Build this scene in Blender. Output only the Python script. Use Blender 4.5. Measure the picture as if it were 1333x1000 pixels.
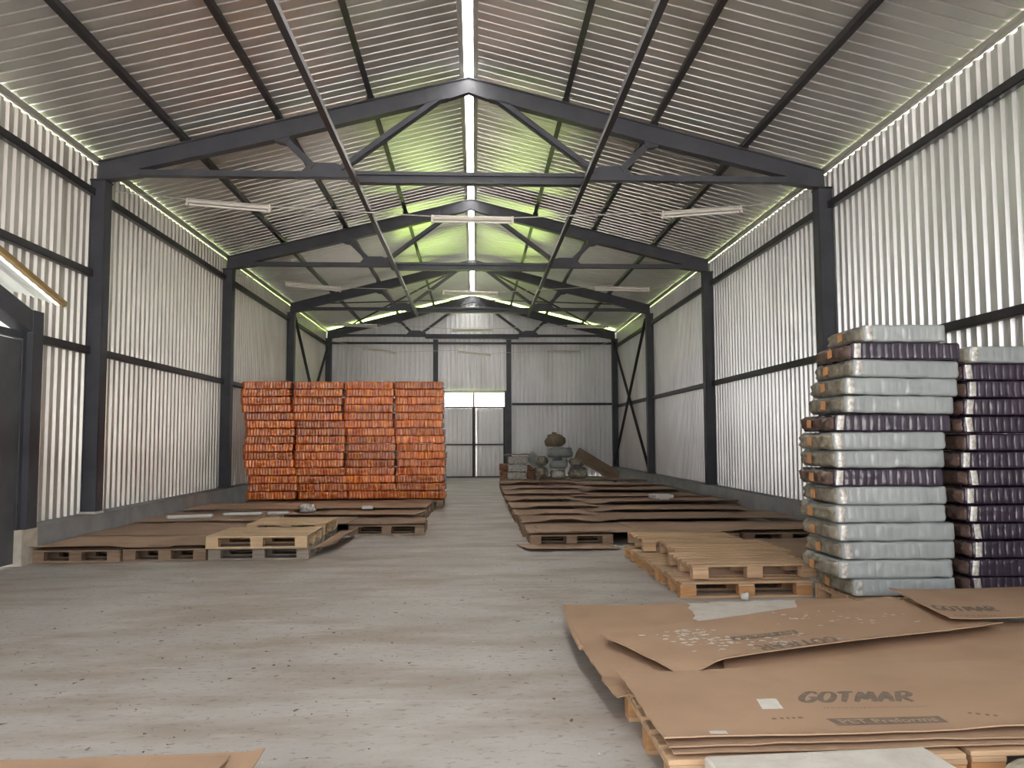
import bpy, bmesh, math, random
from mathutils import Vector, Matrix, noise
for o in list(bpy.data.objects):
    bpy.data.objects.remove(o)
SC = bpy.context.scene
COL = SC.collection
R = random.Random(7)

# ------------------------------------------------------------ camera, sky, sun, exposure
cd = bpy.data.cameras.new('camera')
cam = bpy.data.objects.new('camera', cd); COL.objects.link(cam)
cd.sensor_fit = 'HORIZONTAL'; cd.sensor_width = 36; cd.lens = 1049.27 / 1333 * 36
cd.clip_start = 0.05; cd.clip_end = 500
fw = Vector((0.04584942, 0.99656578, 0.06895274)); rt = Vector((0.99894813, -0.04569266, -0.00384981)); up = Vector((0.00068596, -0.06905671, 0.9976125))
m = Matrix((rt, up, -fw)).transposed().to_4x4(); m.translation = (0, 0, 1.40)
cam.matrix_world = m
SC.camera = cam
W = bpy.data.worlds.new('sky'); SC.world = W; W.use_nodes = True
bg = W.node_tree.nodes['Background']
bg.inputs[0].default_value = (0.98, 0.985, 1.0, 1); bg.inputs[1].default_value = 1.6
sd = bpy.data.lights.new('sun', 'SUN'); sd.energy = 135.0; sd.angle = math.radians(1.0); sd.color = (1.0, 0.95, 0.89)
sun = bpy.data.objects.new('sun', sd); COL.objects.link(sun)
sun.rotation_euler = Vector((-0.64, -0.46, -0.72)).to_track_quat('-Z', 'Y').to_euler()
def portal(loc, rot, sx, sy):
    l = bpy.data.lights.new('daylight_portal', 'AREA'); l.shape = 'RECTANGLE'; l.size = sx; l.size_y = sy
    l.cycles.is_portal = True
    o = bpy.data.objects.new('daylight_portal', l); COL.objects.link(o); o.location = loc; o.rotation_euler = rot
portal((-0.1, -0.45, 2.45), (math.radians(90), 0, 0), 9.6, 4.9)
portal((0.0, 29.9, 2.87), (math.radians(-90), 0, 0), 2.4, 0.5)
SC.view_settings.view_transform = 'Standard'; SC.view_settings.look = 'None'
SC.view_settings.gamma = 1.0; SC.view_settings.use_curve_mapping = False
SC.view_settings.exposure = 1.1
SC.cycles.use_denoising = True
SC.cycles.max_bounces = 10; SC.cycles.diffuse_bounces = 6; SC.cycles.glossy_bounces = 6
SC.cycles.transmission_bounces = 6; SC.cycles.sample_clamp_indirect = 12
SC.cycles.caustics_reflective = False; SC.cycles.caustics_refractive = False

# ------------------------------------------------------------ materials
def mat(name, c1, c2=None, rough=0.6, metal=0.0, scale=6.0, bump=0.0, bscale=60.0, stretch=(1, 1, 1), coat=0.0,
        dirt=None, dscale=1.5, damt=0.5, vary=0.0, detail=4.0, bstretch=None, alpha=1.0, rvar=0.0):
    m = bpy.data.materials.new(name); m.use_nodes = True
    nt = m.node_tree; N = nt.nodes; L = nt.links
    b = N['Principled BSDF']
    b.inputs['Roughness'].default_value = rough; b.inputs['Metallic'].default_value = metal
    if coat: b.inputs['Coat Weight'].default_value = coat; b.inputs['Coat Roughness'].default_value = 0.12
    if alpha < 1: b.inputs['Alpha'].default_value = alpha
    tc = N.new('ShaderNodeTexCoord'); oi = N.new('ShaderNodeObjectInfo')
    add = N.new('ShaderNodeVectorMath'); add.operation = 'MULTIPLY_ADD'
    add.inputs[1].default_value = stretch
    sc = N.new('ShaderNodeVectorMath'); sc.operation = 'SCALE'; sc.inputs[0].default_value = (37, 19, 11)
    L.new(oi.outputs['Random'], sc.inputs['Scale'])
    L.new(tc.outputs['Object'], add.inputs[0]); L.new(sc.outputs[0], add.inputs[2])
    def nz(s, d, vec):
        n = N.new('ShaderNodeTexNoise'); n.inputs['Scale'].default_value = s; n.inputs['Detail'].default_value = d
        L.new(vec, n.inputs['Vector']); return n
    n1 = nz(scale, detail, add.outputs[0])
    cr = N.new('ShaderNodeValToRGB'); cr.color_ramp.elements[0].position = 0.35; cr.color_ramp.elements[1].position = 0.65
    c2 = c2 or c1
    cr.color_ramp.elements[0].color = (*c1, 1); cr.color_ramp.elements[1].color = (*c2, 1)
    L.new(n1.outputs['Fac'], cr.inputs[0])
    col = cr.outputs[0]
    if dirt:
        n2 = nz(dscale, 6.0, add.outputs[0])
        r2 = N.new('ShaderNodeValToRGB'); r2.color_ramp.elements[0].position = 0.5; r2.color_ramp.elements[1].position = 0.72
        r2.color_ramp.elements[0].color = (0, 0, 0, 1); r2.color_ramp.elements[1].color = (damt, damt, damt, 1)
        L.new(n2.outputs['Fac'], r2.inputs[0])
        mx = N.new('ShaderNodeMix'); mx.data_type = 'RGBA'
        L.new(r2.outputs[0], mx.inputs['Factor']); L.new(col, mx.inputs['A']); mx.inputs['B'].default_value = (*dirt, 1)
        col = mx.outputs['Result']
    if vary:
        hs = N.new('ShaderNodeHueSaturation')
        mr = N.new('ShaderNodeMapRange'); mr.inputs['To Min'].default_value = 1 - vary; mr.inputs['To Max'].default_value = 1 + vary
        L.new(oi.outputs['Random'], mr.inputs['Value']); L.new(mr.outputs[0], hs.inputs['Value']); L.new(col, hs.inputs['Color'])
        col = hs.outputs[0]
    L.new(col, b.inputs['Base Color'])
    if rvar:
        n4 = nz(scale * 0.7, 5.0, add.outputs[0])
        mr = N.new('ShaderNodeMapRange'); mr.inputs['To Min'].default_value = rough - rvar; mr.inputs['To Max'].default_value = rough + rvar
        L.new(n4.outputs['Fac'], mr.inputs['Value']); L.new(mr.outputs[0], b.inputs['Roughness'])
    if bump:
        vec = add.outputs[0]
        if bstretch:
            mp = N.new('ShaderNodeMapping'); mp.inputs['Scale'].default_value = bstretch[:3]
            if len(bstretch) > 3: mp.inputs['Rotation'].default_value = bstretch[3:6]
            L.new(tc.outputs['Object'], mp.inputs['Vector'])
            ad2 = N.new('ShaderNodeVectorMath'); L.new(mp.outputs[0], ad2.inputs[0]); L.new(sc.outputs[0], ad2.inputs[1])
            vec = ad2.outputs[0]
        n3 = nz(bscale, 3.0, vec)
        bp = N.new('ShaderNodeBump'); bp.inputs['Strength'].default_value = bump; bp.inputs['Distance'].default_value = 0.01
        L.new(n3.outputs['Fac'], bp.inputs['Height']); L.new(bp.outputs[0], b.inputs['Normal'])
    return m
M = {}
M['steel'] = mat('dark grey painted steel', (0.050, 0.052, 0.064), (0.064, 0.066, 0.080), 0.5, 0.0, 3, 0.08, 40, dirt=(0.10, 0.10, 0.11), dscale=2.2, damt=0.35)
M['steel_blk'] = mat('blackish painted steel', (0.022, 0.021, 0.025), (0.034, 0.031, 0.036), 0.45, 0.0, 4)
M['sheet_l'] = mat('warm pale wall sheet', (0.66, 0.63, 0.58), (0.74, 0.71, 0.66), 0.36, 0.35, 0.8, 0.03, 3, dirt=(0.36, 0.32, 0.27), dscale=1.3, damt=0.35, stretch=(1, 1, 0.35))  # warmer tint than the right wall sheets
M['sheet_r'] = mat('galvanised wall sheet', (0.66, 0.66, 0.66), (0.76, 0.76, 0.76), 0.33, 0.55, 0.9, 0.03, 3, dirt=(0.34, 0.33, 0.31), dscale=1.1, damt=0.35, stretch=(1, 1, 0.35))
M['sheet_b'] = mat('galvanised end wall sheet', (0.70, 0.70, 0.715), (0.80, 0.80, 0.81), 0.40, 0.3, 0.9, 0.03, 3, dirt=(0.30, 0.29, 0.28), dscale=1.0, damt=0.4, stretch=(1, 1, 0.3))
M['roof'] = mat('galvanised roof sheet', (0.60, 0.59, 0.57), (0.72, 0.71, 0.69), 0.33, 0.65, 0.7, 0.05, 2.2, dirt=(0.30, 0.27, 0.25), dscale=0.7, damt=0.4, rvar=0.08)
M['trim'] = mat('pale eave flashing', (0.42, 0.41, 0.38), None, 0.45, 0.3)
M['plinth'] = mat('painted concrete plinth', (0.27, 0.28, 0.295), (0.35, 0.36, 0.37), 0.8, 0, 2.5, 0.2, 30, dirt=(0.30, 0.26, 0.21), dscale=0.9, damt=0.6)
M['plinth_raw'] = mat('bare concrete', (0.50, 0.44, 0.36), (0.62, 0.57, 0.48), 0.9, 0, 9, 0.5, 40)
M['white_metal'] = mat('off white enamel', (0.62, 0.58, 0.52), (0.70, 0.66, 0.60), 0.5, 0, 5)
M['tube'] = mat('fluorescent tube glass', (0.78, 0.77, 0.72), None, 0.2)
M['wire'] = mat('grey cable', (0.50, 0.50, 0.46), None, 0.5)
M['kraft'] = mat('kraft cardboard', (0.39, 0.252, 0.158), (0.45, 0.298, 0.192), 0.82, 0, 2.2, 0.12, 25, dirt=(0.30, 0.19, 0.115), dscale=1.1, damt=0.6, vary=0.10)
M['kraft_far'] = mat('darker kraft cardboard', (0.36, 0.245, 0.165), (0.43, 0.295, 0.20), 0.85, 0, 1.8, 0.15, 18, dirt=(0.26, 0.175, 0.12), dscale=1.0, damt=0.6, vary=0.16)  # slightly darker kraft for the sheets farther back
M['ink'] = mat('faded grey print', (0.17, 0.125, 0.095), (0.23, 0.17, 0.125), 0.85, 0, 25)
M['ink_pale'] = mat('cardboard lettering in the printed bar', (0.40, 0.28, 0.19), None, 0.85)
M['wood_pale'] = mat('pale pine', (0.56, 0.39, 0.23), (0.64, 0.47, 0.29), 0.7, 0, 4, 0.15, 30, stretch=(0.6, 9, 9), vary=0.10)
M['wood_tan'] = mat('tan pine', (0.45, 0.29, 0.17), (0.56, 0.38, 0.23), 0.72, 0, 4, 0.2, 30, stretch=(0.6, 9, 9), vary=0.14, dirt=(0.30, 0.20, 0.13), damt=0.4)
M['wood_orange'] = mat('orange softwood block', (0.50, 0.25, 0.10), (0.60, 0.33, 0.15), 0.75, 0, 5, 0.2, 30, stretch=(1, 6, 6), vary=0.15)
M['wood_grey'] = mat('weathered grey wood', (0.29, 0.245, 0.20), (0.38, 0.32, 0.26), 0.8, 0, 4, 0.25, 30, stretch=(0.6, 9, 9), vary=0.12)
M['wood_brown'] = mat('brown weathered wood', (0.26, 0.175, 0.115), (0.35, 0.24, 0.16), 0.8, 0, 4, 0.25, 30, stretch=(0.6, 9, 9), vary=0.15)
M['film_grey'] = mat('silvery grey shrink film', (0.30, 0.325, 0.325), (0.345, 0.37, 0.37), 0.30, 0.0, 3, 0.4, 11, coat=0.35, bstretch=(1.6, 1.6, 0.6, 0, 0.6, 0), vary=0.06)
M['film_purple'] = mat('dark purple bottles under film', (0.026, 0.017, 0.032), (0.040, 0.026, 0.046), 0.22, 0.0, 5, 0.5, 14, coat=0.25, bstretch=(1.4, 1.4, 0.5, 0, 0.5, 0), vary=0.15)
M['film_khaki'] = mat('khaki crumpled film', (0.17, 0.15, 0.105), (0.34, 0.31, 0.25), 0.3, 0, 12, 0.9, 24, coat=0.4, vary=0.12)
M['film_brown'] = mat('brown crumpled film', (0.085, 0.052, 0.042), (0.15, 0.098, 0.08), 0.32, 0, 14, 0.9, 24, coat=0.4, vary=0.12)
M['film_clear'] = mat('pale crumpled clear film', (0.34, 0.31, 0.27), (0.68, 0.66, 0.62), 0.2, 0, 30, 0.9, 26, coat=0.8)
M['orange'] = mat('orange bottles under clear film', (0.54, 0.070, 0.008), (0.95, 0.31, 0.035), 0.20, 0.0, 5, 0.9, 20, stretch=(5.5, 1, 0.5), coat=1.0, bstretch=(2.2, 1.0, 0.55, 0, 0.75, 0), vary=0.22, dirt=(0.34, 0.05, 0.008), dscale=4, damt=0.75)  # upright yellow streaks put light shining through the bottles into the colour
M['orange_end'] = mat('dull orange film end', (0.24, 0.07, 0.02), (0.40, 0.15, 0.05), 0.35, 0, 14, 0.9, 24, coat=0.6)
M['tape'] = mat('orange tape label', (0.55, 0.25, 0.09), (0.62, 0.31, 0.13), 0.5, 0, 20)
M['foam'] = mat('off white slab', (0.60, 0.55, 0.49), (0.66, 0.62, 0.55), 0.8, 0, 12, 0.3, 60, dirt=(0.45, 0.40, 0.34), dscale=5, damt=0.4)
M['rock'] = mat('rough beige block', (0.42, 0.38, 0.29), (0.55, 0.50, 0.40), 0.9, 0, 20, 0.9, 35)
M['white'] = mat('white plastic', (0.75, 0.75, 0.73), None, 0.5)
M['paper'] = mat('white paper scrap', (0.66, 0.63, 0.57), (0.74, 0.71, 0.66), 0.7, 0, 20)
M['sack'] = mat('olive brown sack', (0.17, 0.14, 0.085), (0.24, 0.20, 0.13), 0.7, 0, 8, 0.8, 14)
M['leaf'] = mat('brown debris', (0.13, 0.09, 0.06), (0.22, 0.16, 0.11), 0.9, 0, 4)
M['timber'] = mat('yellowish timber edging', (0.34, 0.22, 0.08), (0.42, 0.29, 0.12), 0.6, 0, 5, 0.2, 30, stretch=(6, 0.6, 6))
M['annex'] = mat('white annex sheeting', (0.72, 0.74, 0.74), None, 0.5, 0.1)
M['grass'] = mat('lawn', (0.19, 0.31, 0.045), (0.27, 0.41, 0.07), 0.9, 0, 3, 0.5, 40)
M['bounce_grey'] = mat('neutral bounce ground', (0.14, 0.137, 0.135), None, 0.9)
M['door'] = mat('dark grey steel door', (0.075, 0.078, 0.086), (0.095, 0.098, 0.106), 0.45, 0, 2, 0.05, 20, dirt=(0.16, 0.16, 0.16), dscale=3, damt=0.35)
M['print_small'] = M['ink']
# translucent ridge light
def translucent(name, c):
    m = bpy.data.materials.new(name); m.use_nodes = True; N = m.node_tree.nodes; L = m.node_tree.links
    N.remove(N['Principled BSDF']); t = N.new('ShaderNodeBsdfTranslucent'); t.inputs[0].default_value = (*c, 1)
    d = N.new('ShaderNodeBsdfDiffuse'); d.inputs[0].default_value = (*c, 1)
    mx = N.new('ShaderNodeMixShader'); mx.inputs[0].default_value = 0.3
    L.new(t.outputs[0], mx.inputs[1]); L.new(d.outputs[0], mx.inputs[2]); L.new(mx.outputs[0], N['Material Output'].inputs[0])
    return m
M['ridge'] = translucent('milky rooflight sheet', (0.85, 0.87, 0.87))
# concrete floor
def floor_mat():
    m = bpy.data.materials.new('worn concrete floor'); m.use_nodes = True
    nt = m.node_tree; N = nt.nodes; L = nt.links; b = N['Principled BSDF']
    tc = N.new('ShaderNodeTexCoord')
    def nz(s, d, st=(1, 1, 1), off=(0, 0, 0)):
        mp = N.new('ShaderNodeMapping'); mp.inputs['Scale'].default_value = st; mp.inputs['Location'].default_value = off
        L.new(tc.outputs['Object'], mp.inputs[0])
        n = N.new('ShaderNodeTexNoise'); n.inputs['Scale'].default_value = s; n.inputs['Detail'].default_value = d; n.inputs['Roughness'].default_value = 0.62
        L.new(mp.outputs[0], n.inputs['Vector']); return n.outputs['Fac']
    def ramp(f, p0, p1, c0, c1):
        r = N.new('ShaderNodeValToRGB'); r.color_ramp.elements[0].position = p0; r.color_ramp.elements[1].position = p1
        r.color_ramp.elements[0].color = (*c0, 1); r.color_ramp.elements[1].color = (*c1, 1); L.new(f, r.inputs[0]); return r.outputs[0]
    def mix(f, a, bcol):
        x = N.new('ShaderNodeMix'); x.data_type = 'RGBA'; L.new(f, x.inputs['Factor']); L.new(a, x.inputs['A'])
        if isinstance(bcol, tuple): x.inputs['B'].default_value = (*bcol, 1)
        else: L.new(bcol, x.inputs['B'])
        return x.outputs['Result']
    c = ramp(nz(0.9, 6), 0.35, 0.68, (0.42, 0.395, 0.365), (0.54, 0.515, 0.485))
    k = (0, 0, 0)
    c = mix(ramp(nz(1.3, 9, (0.55, 1.5, 1), (3, 1, 0)), 0.45, 0.62, k, (0.85,) * 3), c, (0.35, 0.285, 0.225))        # dusty brown dirt
    c = mix(ramp(nz(2.0, 6, (0.35, 2.2, 1), (9, 4, 0)), 0.60, 0.70, k, (0.55,) * 3), c, (0.66, 0.65, 0.64))         # pale scuffs across the hall
    c = mix(ramp(nz(24, 6, (0.6, 1.2, 1), (1, 7, 0)), 0.57, 0.66, k, (0.7,) * 3), c, (0.22, 0.17, 0.13))               # specks
    L.new(c, b.inputs['Base Color'])
    r = N.new('ShaderNodeMapRange'); r.inputs['To Min'].default_value = 0.42; r.inputs['To Max'].default_value = 0.75
    L.new(nz(1.6, 6, (0.6, 1.2, 1)), r.inputs['Value']); L.new(r.outputs[0], b.inputs['Roughness'])
    bp = N.new('ShaderNodeBump'); bp.inputs['Strength'].default_value = 0.25; bp.inputs['Distance'].default_value = 0.01
    L.new(nz(25, 5), bp.inputs['Height']); L.new(bp.outputs[0], b.inputs['Normal'])
    return m
M['floor'] = floor_mat()

# ------------------------------------------------------------ helpers
class MB:
    def __init__(s): s.v = []; s.f = []; s.smooth = False
    def add(s, vs, fs):
        k = len(s.v); s.v += [tuple(v) for v in vs]; s.f += [tuple(i + k for i in f) for f in fs]; return s
    def box(s, x0, x1, y0, y1, z0, z1):
        return s.add([(x, y, z) for z in (z0, z1) for y in (y0, y1) for x in (x0, x1)],
                     [(0, 2, 3, 1), (4, 5, 7, 6), (0, 1, 5, 4), (2, 6, 7, 3), (0, 4, 6, 2), (1, 3, 7, 5)])
    def bar(s, p, q, w, h, upv=(0, 0, 1)):
        p = Vector(p); q = Vector(q); d = (q - p).normalized(); sd_ = d.cross(Vector(upv))
        if sd_.length < 1e-4: sd_ = d.cross(Vector((1, 0, 0)))
        sd_.normalize(); u = sd_.cross(d)
        vs = [e + sd_ * a * w / 2 + u * b * h / 2 for e in (p, q) for (a, b) in ((-1, -1), (1, -1), (1, 1), (-1, 1))]
        return s.add(vs, [(3, 2, 1, 0), (4, 5, 6, 7), (0, 1, 5, 4), (1, 2, 6, 5), (2, 3, 7, 6), (3, 0, 4, 7)])
    def prism_y(s, poly, y0, y1):          # poly in (x, z)
        n = len(poly)
        vs = [(x, y0, z) for x, z in poly] + [(x, y1, z) for x, z in poly]
        return s.add(vs, [tuple(range(n)), tuple(range(2 * n - 1, n - 1, -1))] + [(i, i + n, (i + 1) % n + n, (i + 1) % n) for i in range(n)])
    def tube(s, pts, r, n=8):
        rings = []; k0 = len(s.v)
        pts = [Vector(p) for p in pts]
        for i, p in enumerate(pts):
            d = (pts[min(i + 1, len(pts) - 1)] - pts[max(i - 1, 0)]).normalized()
            a = d.cross(Vector((0, 0, 1)));
            if a.length < 1e-3: a = d.cross(Vector((1, 0, 0)))
            a.normalize(); b = a.cross(d)
            s.v += [tuple(p + a * r * math.cos(t) + b * r * math.sin(t)) for t in [2 * math.pi * j / n for j in range(n)]]
        for i in range(len(pts) - 1):
            for j in range(n):
                s.f.append((k0 + i * n + j, k0 + i * n + (j + 1) % n, k0 + (i + 1) * n + (j + 1) % n, k0 + (i + 1) * n + j))
        s.f.append(tuple(k0 + j for j in range(n))[::-1]); e = k0 + (len(pts) - 1) * n; s.f.append(tuple(e + j for j in range(n)))
        return s
    def mesh(s, name, m, bevel=0):
        me = bpy.data.meshes.new(name); me.from_pydata(s.v, [], s.f)
        bm = bmesh.new(); bm.from_mesh(me)
        bmesh.ops.recalc_face_normals(bm, faces=bm.faces)
        if bevel: bmesh.ops.bevel(bm, geom=list(bm.edges), offset=bevel, segments=1, affect='EDGES', clamp_overlap=True)
        bm.to_mesh(me); bm.free()
        me.materials.append(m if not isinstance(m, str) else M[m])
        if s.smooth:
            for p in me.polygons: p.use_smooth = True
        return me
    def build(s, name, m, parent=None, loc=(0, 0, 0), rotz=0, bevel=0):
        return link(name, s.mesh(name, m, bevel), parent, loc, rotz)
def link(name, me, parent=None, loc=(0, 0, 0), rotz=0):
    o = bpy.data.objects.new(name, me); COL.objects.link(o); o.location = loc; o.rotation_euler = (0, 0, rotz)
    if parent is not None: o.parent = parent
    return o
def tag(o, label, cat, group=None, kind=None):
    o['label'] = label; o['category'] = cat
    if group: o['group'] = group
    if kind: o['kind'] = kind
    return o
def thing(name, label, cat, loc=(0, 0, 0), rotz=0, group=None):
    o = link(name, None, None, loc, rotz); return tag(o, label, cat, group)
def struct(o): o['kind'] = 'structure'; return o
ORD = ['zeroth', 'first', 'second', 'third', 'fourth', 'fifth', 'sixth', 'seventh', 'eighth', 'ninth', 'tenth', 'eleventh', 'twelfth', 'thirteenth', 'fourteenth', 'fifteenth', 'sixteenth']
def nz(x, y, z=0.0): return noise.noise(Vector((x, y, z)))

# ------------------------------------------------------------ setting
XL, XR, YF, YB = -5.45, 5.28, -0.45, 29.78
FY = [11.57, 17.57, 23.57, 29.57]
RX, SL = -0.09, 0.2513
def zr(x): return 6.83 - SL * abs(x - RX)            # underside of the roof sheets
struct(MB().box(-5.9, 5.75, YF - 0.1, YB + 0.3, -0.25, 0).build('floor', 'floor'))
def ring_ground():
    b = MB()
    b.box(-70, 70, YB + 0.3, 90, -0.4, -0.12)
    b.box(-70, -34, -2.6, YB + 0.3, -0.4, -0.12); b.box(34, 70, -2.6, YB + 0.3, -0.4, -0.12)
    b.box(-34.01, -34, 13, YB + 0.3, -0.4, -0.12)
    return b
struct(ring_ground().build('ground', 'grass'))
struct(MB().box(-70, 70, -70, -2.6, -0.4, -0.13).box(-5.9, 5.75, -2.6, YF - 0.1, -0.4, -0.13).box(-34, -5.9, -2.6, YB + 0.3, -0.4, -0.13).box(5.75, 34, -2.6, YB + 0.3, -0.4, -0.13).build('bounce_yard', 'bounce_grey'))  # unseen yard, made grey so the light it bounces indoors stays neutral
PROF = [(0, 0), (0.090, 0), (0.108, 1), (0.167, 1), (0.185, 0)]
def corr(a0, a1, pitch=0.178):
    pts = []; a = a0
    while a < a1 - 1e-6:
        for t, d in PROF[:-1]:
            if a + t * pitch / 0.185 < a1: pts.append((a + t * pitch / 0.185, d))
        a += pitch
    pts.append((a1, 0)); return pts
def wall_strip(b, axis, a0, a1, base, dep, z0, z1, pitch=0.178):
    f = (lambda v: v) if callable(z1) else None
    vs = []; fs = []
    for i, (a, d) in enumerate(corr(a0, a1, pitch)):
        for z in (z0(a) if callable(z0) else z0, z1(a) if callable(z1) else z1):
            vs.append((base + d * dep, a, z) if axis == 'y' else (a, base + d * dep, z))
        if i: fs.append((2 * i - 2, 2 * i, 2 * i + 1, 2 * i - 1))
    b.add(vs, fs)
ANX = lambda y: 3.19 + 0.255 * (10.84 - y)              # cut edge of the left wall over the annex
b = MB(); wall_strip(b, 'y', 9.76, 10.84, XL - 0.035, 0.035, 0.392, 3.185); wall_strip(b, 'y', 10.84, YB, XL - 0.035, 0.035, 0.392, 5.385)
wall_strip(b, 'y', 4.2, 10.84, XL - 0.035, 0.035, lambda a: min(ANX(a), 4.6), 5.385)
wall_strip(b, 'y', YF, 4.2, XL - 0.035, 0.035, 0.392, 5.385)
struct(b.build('wall_left', 'sheet_l'))
b = MB(); wall_strip(b, 'y', YF, YB, XR + 0.035, -0.035, 0.392, 5.385)
struct(b.build('wall_right', 'sheet_r'))
b = MB(); top = lambda a: zr(a) - 0.04
wall_strip(b, 'x', XL - 0.10, -1.36, YB + 0.035, -0.035, 0.02, top)
wall_strip(b, 'x', -1.36, 1.16, YB + 0.035, -0.035, 3.20, top)
wall_strip(b, 'x', 1.16, XR + 0.10, YB + 0.035, -0.035, 0.02, top)
struct(b.build('wall_back', 'sheet_b'))
b = MB()
b.prism_y([(XL, 4.95), (XR, 4.95), (XR, zr(XR)), (RX, zr(RX)), (XL, zr(XL))], YF - 0.04, YF)
b.box(XL, -4.9, YF - 0.04, YF, 0, 4.95); b.box(4.7, XR, YF - 0.04, YF, 0, 4.95)
struct(b.build('wall_front', 'sheet_b'))
def roof(sign):
    b = MB(); x_in = RX + sign * 0.065; x_out = RX + sign * 5.72
    pr = []; y = YF - 0.3
    while y < YB + 0.3:
        for t, d in ((0, 0), (0.150, 0), (0.158, 1), (0.178, 1), (0.186, 0)): pr.append((y + t, d * 0.030))
        y += 0.2
    vs = []; fs = []
    for i, (y, d) in enumerate(pr):
        for x in (x_in, x_out): vs.append((x, y, zr(x) + d))
        if i: fs.append((2 * i - 2, 2 * i, 2 * i + 1, 2 * i - 1))
    b.add(vs, fs); return b
struct(roof(-1).build('ceiling', 'roof')); struct(roof(1).build('ceiling', 'roof'))
b = MB()
for y0 in range(0, 31, 3):
    b.add([(RX - 0.20, y0 - 0.7, zr(RX) - 0.01), (RX, y0 - 0.7, zr(RX) + 0.055), (RX + 0.2, y0 - 0.7, zr(RX) - 0.01), (RX - 0.20, y0 + 2.3, zr(RX) - 0.01), (RX, y0 + 2.3, zr(RX) + 0.055), (RX + 0.2, y0 + 2.3, zr(RX) - 0.01)], [(0, 1, 4, 3), (1, 2, 5, 4)])
struct(b.build('window_1', 'ridge'))
for i, s in enumerate((-1, 1)):                       # ridge flashings and eave flashings
    struct(MB().bar((RX + s * 0.10, YF, zr(RX + 0.10) - 0.012), (RX + s * 0.10, YB, zr(RX + 0.10) - 0.012), 0.07, 0.012, (-s * SL * -1, 0, 1)).build('trim_%d' % (1 + i), 'trim'))
    x = XL + 0.03 if s < 0 else XR - 0.03
    struct(MB().box(x - 0.035, x + 0.035, YF, YB, zr(x) - 0.10, zr(x) - 0.03).build('trim_%d' % (3 + i), 'trim'))
struct(MB().box(-5.75, -5.20, 9.75, YB, 0, 0.40).build('baseboard_left', 'plinth'))
struct(MB().box(5.05, 5.6, YF, YB, 0, 0.40).build('baseboard_right', 'plinth'))
b = MB().box(-5.45, -1.40, 29.5, 29.75, 0, 0.06); b.box(1.2, 5.05, 29.5, 29.75, 0, 0.06)
struct(b.build('baseboard_back', 'plinth'))

# ------------------------------------------------------------ steel frame
def truss(Y, label, is_struct=False):
    if is_struct: t = struct(link('roof_beam', None, None, (0, Y, 0)))
    else: t = thing('roof_truss', label, 'roof truss', (0, Y, 0), 0, 'steel roof trusses across the hall')
    for s in (-1, 1):
        P = lambda x, z: (RX + s * x, z)
        zt = lambda x: 6.712 - SL * x
        b = MB(); b.prism_y([P(0, 6.712), P(5.28, zt(5.28)), P(5.29, 5.115), P(4.70, 5.205), P(4.70, 5.29), P(2.73, 5.765), P(0.3, 6.40), P(0, 6.50)], -0.04, 0.04)
        a = lambda x, z: (RX + s * x, 0, z)
        b.bar(a(0, 6.704), a(5.28, zt(5.28) - 0.008), 0.16, 0.016, (0, 0, 1))
        b.bar(a(0.3, 6.395), a(2.73, 5.76), 0.15, 0.014); b.bar(a(2.73, 5.76), a(4.70, 5.287), 0.15, 0.014)
        b.bar(a(4.68, 5.20), a(5.29, 5.108), 0.16, 0.014)
        b.build('rafter', 'steel', t)
        MB().prism_y([P(2.58, 5.80), P(2.83, 5.74), P(2.75, 5.70), P(2.62, 5.68)], -0.055, 0.055).build('gusset_plate', 'steel', t)
        MB().bar(a(2.63, 5.73), a(2.25, 5.36), 0.07, 0.09).build('strut', 'steel', t)
        MB().prism_y([P(2.52, 5.18), P(1.66, 5.18), P(1.72, 5.34), P(1.95, 5.42), P(2.30, 5.42)], -0.02, 0.02).build('gusset_plate', 'steel', t)
        b = MB(); b.bar((RX + s * 0.40, -0.05, 6.42), (RX + s * 1.85, -0.05, 5.33), 0.05, 0.075); b.bar((RX + s * 0.40, 0.05, 6.42), (RX + s * 1.85, 0.05, 5.33), 0.05, 0.075)
        b.build('diagonal', 'steel', t)
        b = MB()
        b.bar((RX + s * 4.72, 0, 5.235), (RX + s * 1.7, 0, 5.235), 0.12, 0.085); b.build('bottom_chord', 'steel', t)
        MB().prism_y([P(0, 6.70), P(0.62, 6.55), P(0.62, 6.33), P(0.25, 6.40), P(0, 6.49)], -0.055, 0.055).build('apex_plate', 'steel', t)
        for x in (1.43, 2.74, 4.08):
            MB().box(RX + s * x - 0.055, RX + s * x + 0.055, -0.09, 0.05, zt(x), zt(x) + 0.05).build('purlin_cleat', 'steel_blk', t)
    b = MB().box(RX - 1.75, RX + 1.72, -0.07, 0.07, 5.235, 5.285); b.box(RX - 1.75, RX + 1.72, -0.02, 0.02, 5.14, 5.24); b.box(RX - 1.72, RX + 1.70, -0.07, 0.07, 5.12, 5.14)
    b.build('splice_beam', 'steel', t)
    return t
for k, Y in enumerate(FY):
    w = ['nearest dark steel roof truss, first from the camera', 'second dark steel roof truss from the camera', 'third dark steel roof truss from the camera', 'farthest dark steel roof truss, close to the end wall'][k]
    truss(Y, w)
truss(5.57, '', True)
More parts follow.
